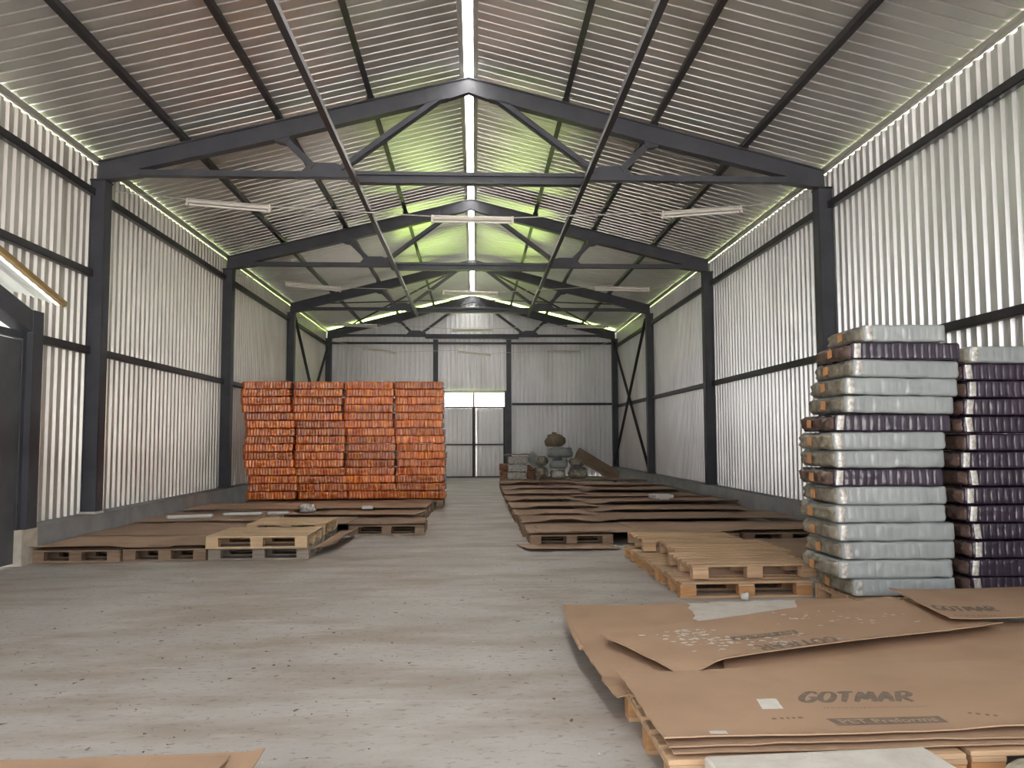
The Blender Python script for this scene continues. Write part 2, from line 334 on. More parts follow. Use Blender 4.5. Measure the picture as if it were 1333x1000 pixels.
def column(x, s, Y, label, real=True):
    t = thing('steel_column', label, 'column', (x, Y, 0.40), 0, 'steel columns along the walls') if real else struct(link('pillar', None, None, (x, Y, 0.40)))
    d = 0.20
    b = MB(); xi = -s * d / 2
    b.box(-d / 2, -d / 2 + 0.014, -0.11, 0.11, 0.03, 4.72); b.box(d / 2 - 0.014, d / 2, -0.11, 0.11, 0.03, 4.72)
    b.box(-d / 2, d / 2, -0.10, -0.085, 0.03, 4.72); b.box(-d / 2, d / 2, 0.085, 0.10, 0.03, 4.72)
    b.build('post', 'steel', t)
    MB().box(-0.115, 0.115, -0.125, 0.125, 0, 0.03).build('base_plate', 'white_metal' if (s < 0 and Y < 12) else 'steel', t)
    MB().box(-0.11, 0.11, -0.12, 0.12, 4.69, 4.715).build('head_plate', 'steel_blk', t)
    return t
for k, Y in enumerate(FY):
    for s, n in ((-1, 'left'), (1, 'right')):
        w = [ORD[k + 1] + ' dark steel column along the %s wall, counted from the camera' % n, 'dark steel corner column at the %s end of the back wall' % n][k == 3]
        column(-5.334 if s < 0 else 5.17, s, Y - 0.0, w)
for s in (-1, 1): column(-5.334 if s < 0 else 5.17, s, 5.57, '', False)
# purlins, ties
for s, n in ((-1, 'left'), (1, 'right')):
    for i, x in enumerate((1.43, 2.74, 4.08)):
        X = RX + s * x; z = zr(X) - 0.06
        tag(MB().bar((X, YF, z), (X, YB - 0.1, z), 0.075, 0.105, (s * SL, 0, 1)).build('roof_purlin', 'steel_blk'),
            '%s dark purlin under the %s roof slope' % (['uppermost, nearest the ridge,', 'middle', 'lowest, nearest the eave,'][i], n), 'purlin', 'purlins under the roof sheets')
    X = -1.70 if s < 0 else 1.58
    tag(MB().box(X - 0.035, X + 0.035, YF, FY[2] + 0.1, 5.045, 5.115).build('tie_bar', 'steel_blk'),
        'long dark tie bar under the truss chords, %s of the ridge' % n, 'tie bar', 'lengthwise tie bars under the trusses')
# girts
def girt(side, y0, y1, z, label):
    x0, x1 = (XL + 0.004, XL + 0.085) if side < 0 else (XR - 0.085, XR - 0.004)
    b = MB(); b.box(x0, x1, y0, y1, z - 0.05, z - 0.042); b.box(x0, x1, y0, y1, z + 0.042, z + 0.05)
    xi = (x1 - 0.008, x1) if side < 0 else (x0, x0 + 0.008)
    b.box(xi[0], xi[1], y0, y1, z - 0.05, z + 0.05)
    tag(b.build('wall_rail', 'steel_blk'), label, 'wall rail', 'horizontal rails on the side walls')
for k in range(4):
    y0, y1 = (YF if k == 0 else FY[k - 1] + 0.115), FY[k] - 0.115
    bay = 'in the %s bay from the camera' % ORD[k + 1]
    girt(-1, y0, y1, 4.92, 'upper dark rail on the left wall ' + bay); girt(1, y0, y1, 4.84, 'upper dark rail on the right wall ' + bay)
    girt(-1, 10.0 if k == 0 else y0, y1, 2.67, 'lower dark rail on the left wall ' + (bay if k else 'between the grey door and first column'))
    girt(1, y0, y1, 2.62, 'lower dark rail on the right wall ' + bay)
girt(-1, 6.0, FY[0] - 0.115, 3.76, 'middle dark rail on the left wall above the grey door')
# wall and roof braces in the last bay
for s, n in ((-1, 'left'), (1, 'right')):
    x = -5.28 if s < 0 else 5.115
    for j, (za, zb) in enumerate(((0.5, 5.0), (5.0, 0.5))):
        tag(MB().bar((x - s * 0.015 * (2 * j - 1), FY[2] + 0.13, za), (x - s * 0.015 * (2 * j - 1), FY[3] - 0.13, zb), 0.022, 0.085, (1, 0, 0)).build('wall_brace', 'steel_blk'),
            'dark diagonal brace on the %s wall %s towards the end wall' % (n, ('rising', 'falling')[j]), 'brace', 'crossed braces in the last bay')
    for j, (xa, xb) in enumerate(((4.9, 0.3), (0.3, 4.9))):
        pa = Vector((RX + s * xa, FY[2] + 0.1, zr(RX + s * xa) - 0.20 - 0.04 * j)); pb = Vector((RX + s * xb, FY[3] - 0.1, zr(RX + s * xb) - 0.20 - 0.04 * j))
        tag(MB().bar(pa, pb, 0.06, 0.03).build('roof_brace', 'steel_blk'),
            'dark diagonal brace under the %s roof slope %s towards the end wall' % (n, ('rising', 'falling')[j]), 'brace', 'crossed braces in the last bay')
# end wall posts and rails
for x, n in ((-1.45, 'left'), (1.25, 'right')):
    t = thing('wall_post', 'dark steel post on the end wall, %s of the double door' % n, 'post', (x, 29.68, 0))
    b = MB().box(-0.09, 0.09, -0.06, -0.048, 0, 5.1); b.box(-0.09, 0.09, 0.048, 0.06, 0, 5.1); b.box(-0.012, 0.012, -0.05, 0.05, 0, 5.1)
    b.build('post', 'steel', t); MB().box(-0.12, 0.12, -0.08, 0.06, 0, 0.012).build('base_plate', 'steel', t)
for x0, x1, z, l in ((XL + 0.2, XR - 0.2, 4.96, 'long dark rail high across the end wall'), (1.36, XR - 0.2, 2.71, 'dark rail across the end wall right of the double door'), (XL + 0.2, -1.56, 2.71, 'dark rail across the end wall behind the orange stack')):
    yy = 29.62 if z > 4 else 29.70
    b = MB().box(x0, x1, yy - (0.02 if z > 4 else 0.03), yy + 0.03, z - 0.04, z + 0.04)
    tag(b.build('wall_rail', 'steel_blk'), l, 'wall rail')
# back double door
t = struct(link('door_1', None, None, (0, 29.72, 0)))
for x in (-1.33, 1.13): MB().box(x - 0.04, x + 0.04, -0.05, 0.05, 0, 3.2).build('door_frame', 'steel', t)
MB().box(-1.37, 1.17, -0.05, 0.05, 3.13, 3.22).build('lintel', 'trim', t)
for x0, x1 in ((-1.29, -0.05), (-0.045, 1.09)):
    lf = MB(); wall_strip(lf, 'x', x0 + 0.01, x1 - 0.01, 0.03, -0.03, 0.01, 2.60, 0.16)
    lf = lf.build('door_leaf', 'sheet_b', t)
    fr = MB()
    for xa in (x0, x1 - 0.05): fr.box(xa, xa + 0.05, -0.045, -0.005, 0.02, 2.62)
    for z in (0.02, 1.20, 2.57): fr.box(x0 + 0.05, x1 - 0.05, -0.045, -0.005, z, z + 0.05)
    fr.build('leaf_frame', 'steel_blk', lf)
MB().box(-0.075, -0.015, -0.06, 0.0, 2.62, 3.13).build('mullion', 'timber', t)
MB().box(-0.02, 0.01, -0.075, -0.05, 0.9, 1.35).build('latch', 'steel_blk', t)
MB().box(-0.085, -0.01, -0.052, -0.046, 0.03, 2.62).build('astragal', 'steel_blk', t)
MB().box(-1.37, 1.17, -0.06, 0.06, 0.0, 0.03).build('threshold', 'plinth', t)
# annex portal and steel door in the left wall
t = struct(link('door_2', None, None, (0, 0, 0)))
MB().box(-5.32, -5.10, 9.50, 9.72, 0.40, 2.92).build('door_post', 'steel', t)
MB().prism_y([(-5.32, 0), (-5.10, 0), (-5.10, 0.40), (-5.32, 0.40)], 9.42, 9.75).build('post_base', 'plinth_raw', t)
b = MB(); a = lambda y, z: (-5.21, y, z)
b.bar(a(9.72, 2.73), a(5.6, 3.86), 0.19, 0.24); b.build('lintel_beam', 'steel', t)
lf = MB().box(-5.24, -5.19, 7.6, 9.42, 0.03, 2.56).build('door_leaf', 'door', t)
b = MB().box(-5.26, -5.17, 7.4, 9.50, 2.58, 2.66); b.box(-5.26, -5.17, 9.43, 9.50, 0.02, 2.58); b.build('leaf_frame', 'steel', t)
MB().box(-5.24, -5.19, 4.3, 7.57, 0.03, 2.56).build('door_leaf', 'door', t)  # unseen leaf, added to block green light coming through the annex
for z in (0.55, 1.3, 2.2): MB().tube([(-5.175, 9.43, z), (-5.175, 9.43, z + 0.14)], 0.014, 8).build('hinge', 'steel_blk', lf)
MB().bar((-5.43, 10.84, ANX(10.84) + 0.02), (-5.43, 4.2, ANX(4.2) + 0.02), 0.06, 0.065).build('timber_edging', 'timber', t)
b = MB()
pr = corr(-11.5, -5.5, 0.25)
vs = []; fs = []
for i, (x, d) in enumerate(pr):
    for y in (10.80, 4.2): vs.append((x, y, ANX(y) - 0.03 + 0.03 * d))
    if i: fs.append((2 * i - 2, 2 * i, 2 * i + 1, 2 * i - 1))
b.add(vs, fs); o = struct(b.build('ceiling_annex', 'annex'))
struct(MB().box(-11.5, -5.75, 10.80, 10.86, 0, 3.12).build('wall_annex', 'annex'))

# ------------------------------------------------------------ hanging fluorescent lamps
lamp_me = {}
def lamp(loc, rz, ry, label, row):
    t = thing('fluorescent_lamp', label, 'lamp', loc, 0, 'hanging fluorescent lamps')
    t.rotation_euler = (0, ry, rz)
    if not lamp_me:
        b = MB().prism_y([(-1, 0), (1, 0)], 0, 0) if 0 else MB()
        b.add([(x, y, z) for x in (-0.585, 0.585) for y, z in ((-0.045, 0.0), (-0.06, 0.03), (-0.03, 0.065), (0.03, 0.065), (0.06, 0.03), (0.045, 0.0))],
              [(0, 1, 2, 3, 4, 5), (11, 10, 9, 8, 7, 6)] + [(i, (i + 1) % 6, (i + 1) % 6 + 6, i + 6) for i in range(6)])
        lamp_me['housing'] = b.mesh('housing', 'white_metal')
        lamp_me['tube'] = MB().tube([(-0.56, 0, -0.02), (0.56, 0, -0.02)], 0.016, 10).mesh('tube', 'tube')
        lamp_me['end_cap'] = MB().box(-0.02, 0.02, -0.04, 0.04, -0.045, 0.068).mesh('end_cap', 'white_metal', 0.006)
    link('housing', lamp_me['housing'], t); link('tube', lamp_me['tube'], t)
    for x in (-0.59, 0.59): link('end_cap', lamp_me['end_cap'], t, (x, 0, 0))
rows = [(11.74, ((-3.59, 4.88, 0.080), (-0.035, 4.70, 0.010), (3.40, 4.845, -0.082))),
        (17.74, ((-3.56, 4.83, 0.095), (-0.10, 4.70, 0.03), (3.30, 4.81, 0.02))),
        (23.74, ((-3.50, 4.83, 0.04), (-0.07, 4.70, 0.0), (3.36, 4.81, 0.0))),
        (29.55, ((-3.50, 4.72, 0.15), (-0.02, 4.64, 0.11), (3.29, 4.70, 0.0)))]
for k, (Y, ls) in enumerate(rows):
    rw = ['in the nearest row, just behind the first truss', 'in the second row, behind the second truss', 'in the third row, behind the third truss', 'against the end wall'][k]
    for i, (x, z, ry) in enumerate(ls):
        lamp((x, Y, z - 0.065), 0, ry, '%s white fluorescent lamp %s' % (['left', 'middle', 'right'][i], rw), k)
    ends = [(-5.23, Y - 0.0, 5.0)]
    pts = [(-5.23, Y, 5.02)]
    for x, z, ry in ls: pts += [(x - 0.58, Y, z - 0.012 + 0.58 * math.sin(ry)), (x + 0.58, Y, z - 0.012 - 0.58 * math.sin(ry))]
    pts.append((5.06, Y, 5.02))
    tag(MB().tube(pts, 0.008, 6).build('cable', 'wire'), 'thin cable carrying the lamps ' + rw.replace('in the ', 'of the '), 'cable', 'lamp cables across the hall')

# ------------------------------------------------------------ pallets
pal = {}
def pallet(x0, y0, z0, label, L=1.2, D=0.8, n=5, wood='wood_tan', blockw=None, rz=0.0, group='wooden pallets', skew=0.006, tilt=0.0, skids=True, bwid=0.12):
    """front-left corner (x0, y0); long side L along x"""
    t = thing('pallet', label, 'pallet', (x0, y0, z0), rz, group)
    if tilt: t.rotation_euler = (tilt, 0, rz)
    blockw = blockw or wood
    def me(name, lx, ly, lz, mt):
        k = (name, lx, ly, lz, mt)
        if k not in pal: pal[k] = MB().box(-lx / 2, lx / 2, -ly / 2, ly / 2, 0, lz).mesh(name, mt, 0.003)
        return pal[k]
    j = lambda a: R.uniform(-a, a)
    for i in range(3):
        y = (0.05, D / 2, D - 0.05)[i]
        if skids: link('skid_board', me('skid_board', L, 0.10, 0.022, wood), t, (L / 2, y, 0))
        for q in range(3):
            x = (0.0725, L / 2, L - 0.0725)[q]
            link('block', me('block', 0.145, 0.10, 0.078, blockw), t, (x, y + j(skew), 0.022))
    for q in range(3):
        x = (0.0725, L / 2, L - 0.0725)[q]
        link('stringer_board', me('stringer_board', 0.145, D, 0.022, wood), t, (x, D / 2, 0.100))
    bw = bwid if n <= 6 else (D - 0.02 * (n - 1) * 0.3) / n
    for i in range(n):
        y = bw / 2 + i * (D - bw) / (n - 1)
        link('deck_board', me('deck_board', L, round(bw, 3), 0.022, wood), t, (L / 2 + j(skew), y, 0.122), j(skew * 1.5))
    return t
# left of the aisle
pallet(-5.12, 9.66, 0, 'brown pallet under cardboard beside the concrete post base', L=1.0, wood='wood_brown', n=5)
pallet(-4.10, 9.70, 0, 'brown pallet under cardboard, left of the grey pallet', L=0.95, wood='wood_brown', n=5)
pallet(-3.13, 9.72, 0, 'weathered grey pallet on the floor beneath the pale pallet', L=1.17, wood='wood_grey', n=5)
pallet(-3.13, 9.62, 0.147, 'clean pale pallet lying on the weathered grey pallet', L=1.17, D=0.98, n=8, wood='wood_pale', skew=0.002)
pallet(-3.10, 10.95, 0, 'low pallet under the slatted pallet left of the aisle', L=1.1, D=1.0, wood='wood_grey', n=5)
pallet(-3.05, 11.00, 0.147, 'slatted pale pallet behind the clean pale pallet', L=1.05, D=0.95, n=7, wood='wood_pale', rz=0.0)
pallet(-1.87, 12.13, 0, 'brown pallet at the aisle under cardboard, nearest on the left side', L=1.12, wood='wood_brown', n=5)
for i, y in enumerate((13.1, 14.0, 14.9, 15.8)):
    pallet(-1.98 + 0.02 * i, y, 0, '%s brown pallet along the left edge of the aisle, under cardboard' % ORD[i + 2], L=1.1, wood='wood_brown', n=5)
for i in range(4):
    pallet(-4.72 + 1.02 * i, 16.95, 0, 'brown pallet beneath the %s column of the orange stack' % ORD[i + 1], L=1.0, D=0.9, wood='wood_brown', n=5)
# right of the aisle
for i in range(3):
    y = 7.12 + 0.86 * i
    pallet(1.80 - 0.01 * i, y, 0, ['front floor pallet with orange blocks beside the grey pack stack', 'middle floor pallet under the loose slatted pallets', 'rear floor pallet under the loose slatted pallets'][i], L=1.19, wood='wood_tan', blockw='wood_orange', n=5, skew=0.012)
pallet(1.93, 7.18, 0.138, 'front loose slatted pallet on top of the floor pallets', L=1.14, D=0.86, wood='wood_tan', n=6, bwid=0.075, skids=False, skew=0.012, rz=0.02)
pallet(2.02, 8.06, 0.138, 'middle loose slatted pallet on top of the floor pallets', L=1.14, D=0.86, wood='wood_tan', n=6, bwid=0.075, skids=False, skew=0.014, rz=-0.01)
pallet(1.86, 8.95, 0.138, 'rear loose slatted pallet on top of the floor pallets', L=1.14, D=0.86, wood='wood_tan', n=6, bwid=0.075, skids=False, skew=0.014, rz=0.015)
for i in range(13):
    pallet(0.70 + R.uniform(-0.03, 0.03), 10.72 + 1.02 * i, 0, '%s brown pallet along the right edge of the aisle, under cardboard' % ORD[i + 1], L=1.1, D=0.85, wood='wood_brown', n=5)
for i, x in enumerate((2.35, 3.60)):
    pallet(x, 10.75, 0, 'brown pallet in the front row right of the aisle, %s from the aisle' % ORD[i + 2], L=1.18, D=0.85, wood='wood_brown', n=5)
pallet(0.76, 3.22, 0, 'orange edged pallet in the foreground under the printed cardboard', L=1.2, D=0.95, wood='wood_tan', blockw='wood_orange', n=6)
pallet(1.99, 3.24, 0, 'foreground pallet at the right border under the printed cardboard', L=1.2, D=0.95, wood='wood_tan', blockw='wood_orange', n=6)
pallet(0.86, 4.42, 0, 'pallet behind the orange edged pallet, wholly covered by cardboard', L=1.2, D=0.95, wood='wood_tan', n=6)
pallet(2.10, 4.42, 0, 'second covered pallet behind the foreground, towards the right wall', L=1.2, D=0.95, wood='wood_tan', n=6)
pallet(2.98, 6.30, 0, 'pallet under the grey pack stack', L=0.95, D=0.75, wood='wood_tan', n=5)
pallet(3.98, 6.30, 0, 'pallet under the purple pack stack', L=0.95, D=0.75, wood='wood_tan', n=5)
pallet(-2.05, 2.45, 0, 'pallet under the cardboard at the lower left corner', L=1.15, D=0.72, wood='wood_tan', n=5)

# ------------------------------------------------------------ cardboard sheets
class Sheet:
    def __init__(s, quad, z, warp=0.012, fr=1.3, seed=0.0, curl=None, n=26, slope=(0, 0), jag=0.004, t=0.006, bow=0.0):
        s.q = [Vector((*p, 0)) for p in quad]; s.z = z; s.w = warp; s.fr = fr; s.seed = seed; s.curl = curl or []; s.n = n; s.sl = slope; s.jag = jag; s.t = t; s.bow = bow
        s.c = sum(s.q, Vector()) / 4
    def h(s, x, y):
        z = s.z + s.w * nz(x * s.fr, y * s.fr, s.seed) + s.sl[0] * (x - s.c.x) + s.sl[1] * (y - s.c.y)
        for (ax, ay, bx, by, wd, amt) in s.curl:     # lift near the segment a-b within wd
            d = Vector((bx - ax, by - ay)); p = Vector((x - ax, y - ay)); tt = max(0, min(1, p.dot(d) / max(d.length_squared, 1e-6)))
            ds = (p - d * tt).length
            if ds < wd: z += amt * (1 - ds / wd) ** 2
        return z
    def pt(s, u, v):
        a, b, c, d = s.q
        return (a * (1 - u) + b * u) * (1 - v) + (d * (1 - u) + c * u) * v - Vector((s.bow * 4 * v * (1 - v) * (1 - u), 0, 0))
    def build(s, name, m, label, group='flattened cardboard sheets', cat='cardboard sheet'):
        n = s.n; b = MB(); top = []; 
        for i in range(n + 1):
            for j in range(n + 1):
                p = s.pt(i / n, j / n)
                if i in (0, n) or j in (0, n):
                    p = p + Vector((nz(p.x * 9, p.y * 9, s.seed + 5), nz(p.x * 9, p.y * 9, s.seed + 9), 0)) * s.jag * 2.5
                z = s.h(p.x, p.y); top.append((p.x, p.y, z))
        bot = [(x, y, z - s.t) for x, y, z in top]; N = len(top); fs = []
        id = lambda i, j: i * (n + 1) + j
        for i in range(n):
            for j in range(n):
                q = (id(i, j), id(i + 1, j), id(i + 1, j + 1), id(i, j + 1)); fs.append(q); fs.append(tuple(k + N for k in q[::-1]))
        for i in range(n):
            for a, c in ((id(i, 0), id(i + 1, 0)), (id(i + 1, n), id(i, n)), (id(0, i + 1), id(0, i)), (id(n, i), id(n, i + 1))):
                fs.append((a, a + N, c + N, c))
        b.add(top + bot, fs)
        o = b.build(name, m); tag(o, label, cat, group); s.o = o; return o
    def ribbon(s, mbd, pts, w0, off=0.0012):          # pts world xy polyline with widths
        n = len(pts); vs = []
        for i in range(n):
            p = Vector(pts[i][:2]); d = Vector(pts[min(i + 1, n - 1)][:2]) - Vector(pts[max(i - 1, 0)][:2])
            if d.length < 1e-6: d = Vector((1, 0))
            d.normalize(); nn = Vector((-d.y, d.x)); w = pts[i][2]
            for sg in (1, -1):
                q = p + nn * sg * w / 2; vs.append((q.x, q.y, s.h(q.x, q.y) + off))
        mbd.add(vs, [(2 * i, 2 * i + 1, 2 * i + 3, 2 * i + 2) for i in range(n - 1)])
# brush letters, each a list of strokes in a unit cell (x right, y up)
LET = {'G': [[(0.95, 0.78), (0.72, 0.98), (0.35, 0.92), (0.08, 0.58), (0.05, 0.25), (0.30, 0.04), (0.65, 0.08), (0.88, 0.30), (0.86, 0.46), (0.52, 0.44)]],
       'O': [[(0.55, 0.95), (0.25, 0.90), (0.06, 0.55), (0.16, 0.16), (0.48, 0.04), (0.80, 0.20), (0.95, 0.58), (0.82, 0.88), (0.50, 0.96)]],
       'T': [[(0.02, 0.86), (0.40, 0.93), (0.98, 0.98)], [(0.55, 0.94), (0.50, 0.5), (0.42, 0.02)]],
       'M': [[(0.04, 0.02), (0.16, 0.5), (0.26, 0.95)], [(0.26, 0.95), (0.40, 0.55), (0.50, 0.22)], [(0.50, 0.22), (0.66, 0.6), (0.80, 0.98)], [(0.80, 0.98), (0.90, 0.5), (0.94, 0.02)]],
       'A': [[(0.02, 0.02), (0.28, 0.5), (0.54, 0.97)], [(0.54, 0.97), (0.74, 0.5), (0.90, 0.02)], [(0.22, 0.36), (0.78, 0.38)]],
       'R': [[(0.10, 0.02), (0.16, 0.5), (0.20, 0.92)], [(0.02, 0.88), (0.50, 0.97), (0.88, 0.86), (0.86, 0.62), (0.55, 0.50), (0.20, 0.46)], [(0.42, 0.48), (0.70, 0.22), (1.02, 0.0)]]}
def dense(pts, k=7):
    out = []
    P = [Vector(p) for p in pts]
    for i in range(len(P) - 1):
        p0, p1, p2, p3 = P[max(i - 1, 0)], P[i], P[i + 1], P[min(i + 2, len(P) - 1)]
        for q in range(k + (i == len(P) - 2)):
            t = q / k
            out.append(0.5 * ((2 * p1) + (p2 - p0) * t + (2 * p0 - 5 * p1 + 4 * p2 - p3) * t * t + (3 * p1 - p0 - 3 * p2 + p3) * t ** 3))
    return out
def word(sheet, text, quad, weight=0.15):
    """quad: world xy of lower-left, lower-right, upper-right, upper-left of the word as read"""
    a, b_, c, d = [Vector(p) for p in quad]; mb = MB(); n = len(text)
    wid = {'M': 1.25}; tot = sum(wid.get(ch, 1) for ch in text); x0 = 0
    H = (d - a).length
    for ch in text:
        w = wid.get(ch, 1)
        for st in LET[ch]:
            pts = dense(st); k = len(pts); out = []
            for i, p in enumerate(pts):
                u = (x0 + (0.07 + 0.86 * p.x) * w) / tot; v = p.y
                q = (a * (1 - u) + b_ * u) * (1 - v) + (d * (1 - u) + c * u) * v
                th = weight * H * (0.75 + 0.5 * math.sin(math.pi * min(1, (i + 0.6) / k)))
                out.append((q.x, q.y, th))
            sheet.ribbon(mb, out, 0)
        x0 += w
    return mb.build('printed_word', 'ink', sheet.o)
def bar_print(sheet, quad, text):
    a, b_, c, d = [Vector(p) for p in quad]; mb = MB(); nx, ny = 40, 8; vs = []
    for i in range(nx + 1):
        for j in range(ny + 1):
            u, v = i / nx, j / ny; q = (a * (1 - u) + b_ * u) * (1 - v) + (d * (1 - u) + c * u) * v
            vs.append((q.x, q.y, sheet.h(q.x, q.y) + 0.001))
    mb.add(vs, [(i * (ny + 1) + j, (i + 1) * (ny + 1) + j, (i + 1) * (ny + 1) + j + 1, i * (ny + 1) + j + 1) for i in range(nx) for j in range(ny)])
    o = mb.build('printed_bar', 'ink', sheet.o)
    cu = bpy.data.curves.new('tmp', 'FONT'); cu.body = text; cu.size = 1.0; cu.align_x = 'CENTER'; cu.align_y = 'CENTER'; cu.offset = 0.015
    to = bpy.data.objects.new('tmp', cu); COL.objects.link(to)
    dg = bpy.context.evaluated_depsgraph_get(); me = bpy.data.meshes.new_from_object(to.evaluated_get(dg))
    xs = [v.co.x for v in me.vertices]; ys = [v.co.y for v in me.vertices]
    bm = bmesh.new(); bm.from_mesh(me)
    for v in bm.verts:
        u = 0.07 + 0.86 * (v.co.x - min(xs)) / (max(xs) - min(xs)); vv = 0.2 + 0.6 * (v.co.y - min(ys)) / (max(ys) - min(ys))
        q = (a * (1 - u) + b_ * u) * (1 - vv) + (d * (1 - u) + c * u) * vv
        v.co = (q.x, q.y, sheet.h(q.x, q.y) + 0.0028)
    m2 = bpy.data.meshes.new('bar_lettering'); bm.to_mesh(m2); bm.free(); m2.materials.append(M['ink_pale'])
    bpy.data.objects.remove(to); bpy.data.meshes.remove(me)
    link('bar_lettering', m2, o)
def dashes(sheet, p, q, n, w, gap=0.5):
    mb = MB(); p = Vector(p); q = Vector(q); L = (q - p).length; i = 0; t = 0
    while t < 1:
        l = R.uniform(0.5, 1.3) / n
        a = p.lerp(q, t); b_ = p.lerp(q, min(1, t + l * (1 - gap)))
        sheet.ribbon(mb, [(*a.lerp(b_, k / 3), w) for k in range(4)], 0); t += l
    mb.build('small_print', 'ink', sheet.o)
G1 = 'printed cardboard in the foreground'
# foreground right: stacked printed sheets (lowest first)
s3 = Sheet([(0.70, 4.05), (3.2, 4.25), (2.9, 6.22), (0.66, 6.12)], 0.158, 0.016, 1.2, 1, curl=[(0.66, 3.95, 0.75, 4.35, 0.28, -0.03), (0.62, 5.2, 0.66, 6.1, 0.10, 0.01)], bow=0.045, jag=0.012)
s3.build('cardboard_sheet', 'kraft', 'lowest large cardboard sheet with torn left edge, under the upside down printed one', G1)
s5 = Sheet([(1.30, 4.22), (3.7, 4.30), (3.8, 5.30), (1.5, 5.05)], 0.180, 0.012, 1.2, 1)
s5.build('cardboard_sheet', 'kraft', 'plain cardboard sheet showing between the two nearest printed sheets', G1)
s1c = Sheet([(0.78, 3.235), (2.62, 3.27), (3.0, 4.0), (0.80, 4.0)], 0.166, 0.006, 1.5, 2, n=20)
s1c.build('cardboard_sheet', 'kraft', 'bottom sheet of the nearest cardboard pile, on the orange edged pallet', G1)
s1b = Sheet([(0.77, 3.26), (3.0, 3.30), (3.0, 4.1), (0.77, 4.10)], 0.182, 0.006, 1.5, 2, n=20, curl=[(1.2, 3.26, 1.9, 3.27, 0.12, 0.006)])
s1b.build('cardboard_sheet', 'kraft', 'second sheet from the bottom of the nearest cardboard pile', G1)
s1 = Sheet([(0.755, 3.275), (3.05, 3.36), (3.05, 4.33), (0.735, 4.23)], 0.203, 0.009, 1.4, 2, n=40, curl=[(0.755, 3.25, 3.0, 3.30, 0.14, 0.012), (2.2, 3.25, 3.0, 3.3, 0.3, 0.02)])
s1.build('cardboard_sheet', 'kraft', 'nearest printed cardboard sheet with upright dark lettering and a grey bar', G1)
s2 = Sheet([(1.04, 4.215), (3.32, 5.02), (3.12, 6.05), (0.76, 4.98)], 0.215, 0.014, 1.2, 4, n=40, curl=[(1.0, 4.10, 1.1, 4.2, 0.3, -0.030), (1.3, 4.3, 3.32, 5.02, 0.16, 0.028)])
s2.build('cardboard_sheet', 'kraft', 'flaked cardboard sheet with upside down lettering, behind the nearest printed one', G1)
s4 = Sheet([(3.02, 5.10), (4.0, 5.20), (4.3, 6.16), (3.17, 6.14)], 0.245, 0.008, 1.2, 6, curl=[(3.02, 5.10, 3.17, 6.14, 0.2, 0.012)], n=30)
s4.build('cardboard_sheet', 'kraft', 'cardboard sheet with upright lettering at the foot of the purple packs', G1)
PR = {}
word(s1, 'GOTMAR', [(1.469, 3.688), (1.994, 3.668), (2.056, 3.81), (1.535, 3.825)], 0.16)
bar_print(s1, [(1.52, 3.397), (2.001, 3.410), (1.999, 3.487), (1.50, 3.481)], 'PET Preforms')
dashes(s1, (1.548, 3.609), (2.021, 3.603), 34, 0.009)
dashes(s1, (1.269, 3.486), (1.408, 3.497), 4, 0.018)
dashes(s1, (2.148, 3.514), (2.256, 3.468), 3, 0.02)
word(s2, 'GOTMAR', [(2.125, 4.80), (1.585, 4.63), (1.61, 4.49), (2.11, 4.655)], 0.15)
bar_print(s2, [(1.972, 4.993), (1.52, 4.845), (1.515, 4.752), (1.968, 4.894)], 'PET Preforms')
dashes(s2, (2.05, 4.88), (1.62, 4.72), 26, 0.009)
word(s4, 'GOTMAR', [(3.09, 5.335), (3.50, 5.315), (3.545, 5.48), (3.11, 5.49)], 0.15)
dashes(s4, (3.10, 5.18), (3.42, 5.19), 10, 0.02)
# paper stickers and paint flakes on those sheets
for pts, l in (([(1.271, 3.60), (1.363, 3.605), (1.380, 3.736), (1.289, 3.731)], 'wrinkled white label lying on the nearest printed cardboard sheet'),
               ([(0.952, 3.305), (1.02, 3.30), (1.025, 3.345), (0.955, 3.345)], 'small torn paper label near the front edge of the nearest sheet')):
    k = Sheet(pts, 0, 0.003, 20, 3, n=6, t=0.0008, jag=0.002); base = s1.h; k.h = lambda x, y, f=base: f(x, y) + 0.003 + 0.002 * nz(x * 60, y * 60)
    k.build('paper_label', 'paper', l, 'paper labels on the cardboard', 'paper label')
b = MB(); 
for i in range(190):
    g = R.choice(((1.35, 4.75, 0.10, 0.06), (1.5, 4.72, 0.22, 0.12), (1.75, 4.72, 0.2, 0.14), (2.5, 5.3, 0.3, 0.15), (1.3, 4.95, 0.08, 0.05)))
    x, y = R.gauss(g[0], g[2]), R.gauss(g[1], g[3])
    if not (0.9 < x < 3.1): continue
    lo, hi = 4.14 + (x - 0.93) * 0.413, 4.98 + (x - 0.76) * 0.453
    if not lo + 0.06 < y < hi - 0.06: continue
    r = R.uniform(0.004, 0.022); n = R.randint(4, 7); a0 = R.random() * 6
    vs = [(x + r * R.uniform(0.5, 1.5) * math.cos(a0 + 6.28 * k / n), y + r * R.uniform(0.4, 1) * math.sin(a0 + 6.28 * k / n)) for k in range(n)]
    b.add([(p, q, s2.h(p, q) + 0.0035) for p, q in vs], [tuple(range(n))])
tag(b.build('paint_flakes', 'paper'), 'white flakes scattered over the upside down printed cardboard', 'flakes', None, 'stuff')
film = Sheet([(1.50, 5.45), (2.35, 5.85), (2.45, 6.18), (1.60, 6.12)], 0.190, 0.006, 2, 1, n=18, t=0.001, jag=0.02); film.h = lambda x, y: s3.h(x, y) + 0.008 + 0.006 * abs(nz(x * 8, y * 8))
film.build('plastic_film', 'foam', 'pale plastic film lying on cardboard before the floor pallets', None, 'plastic film')
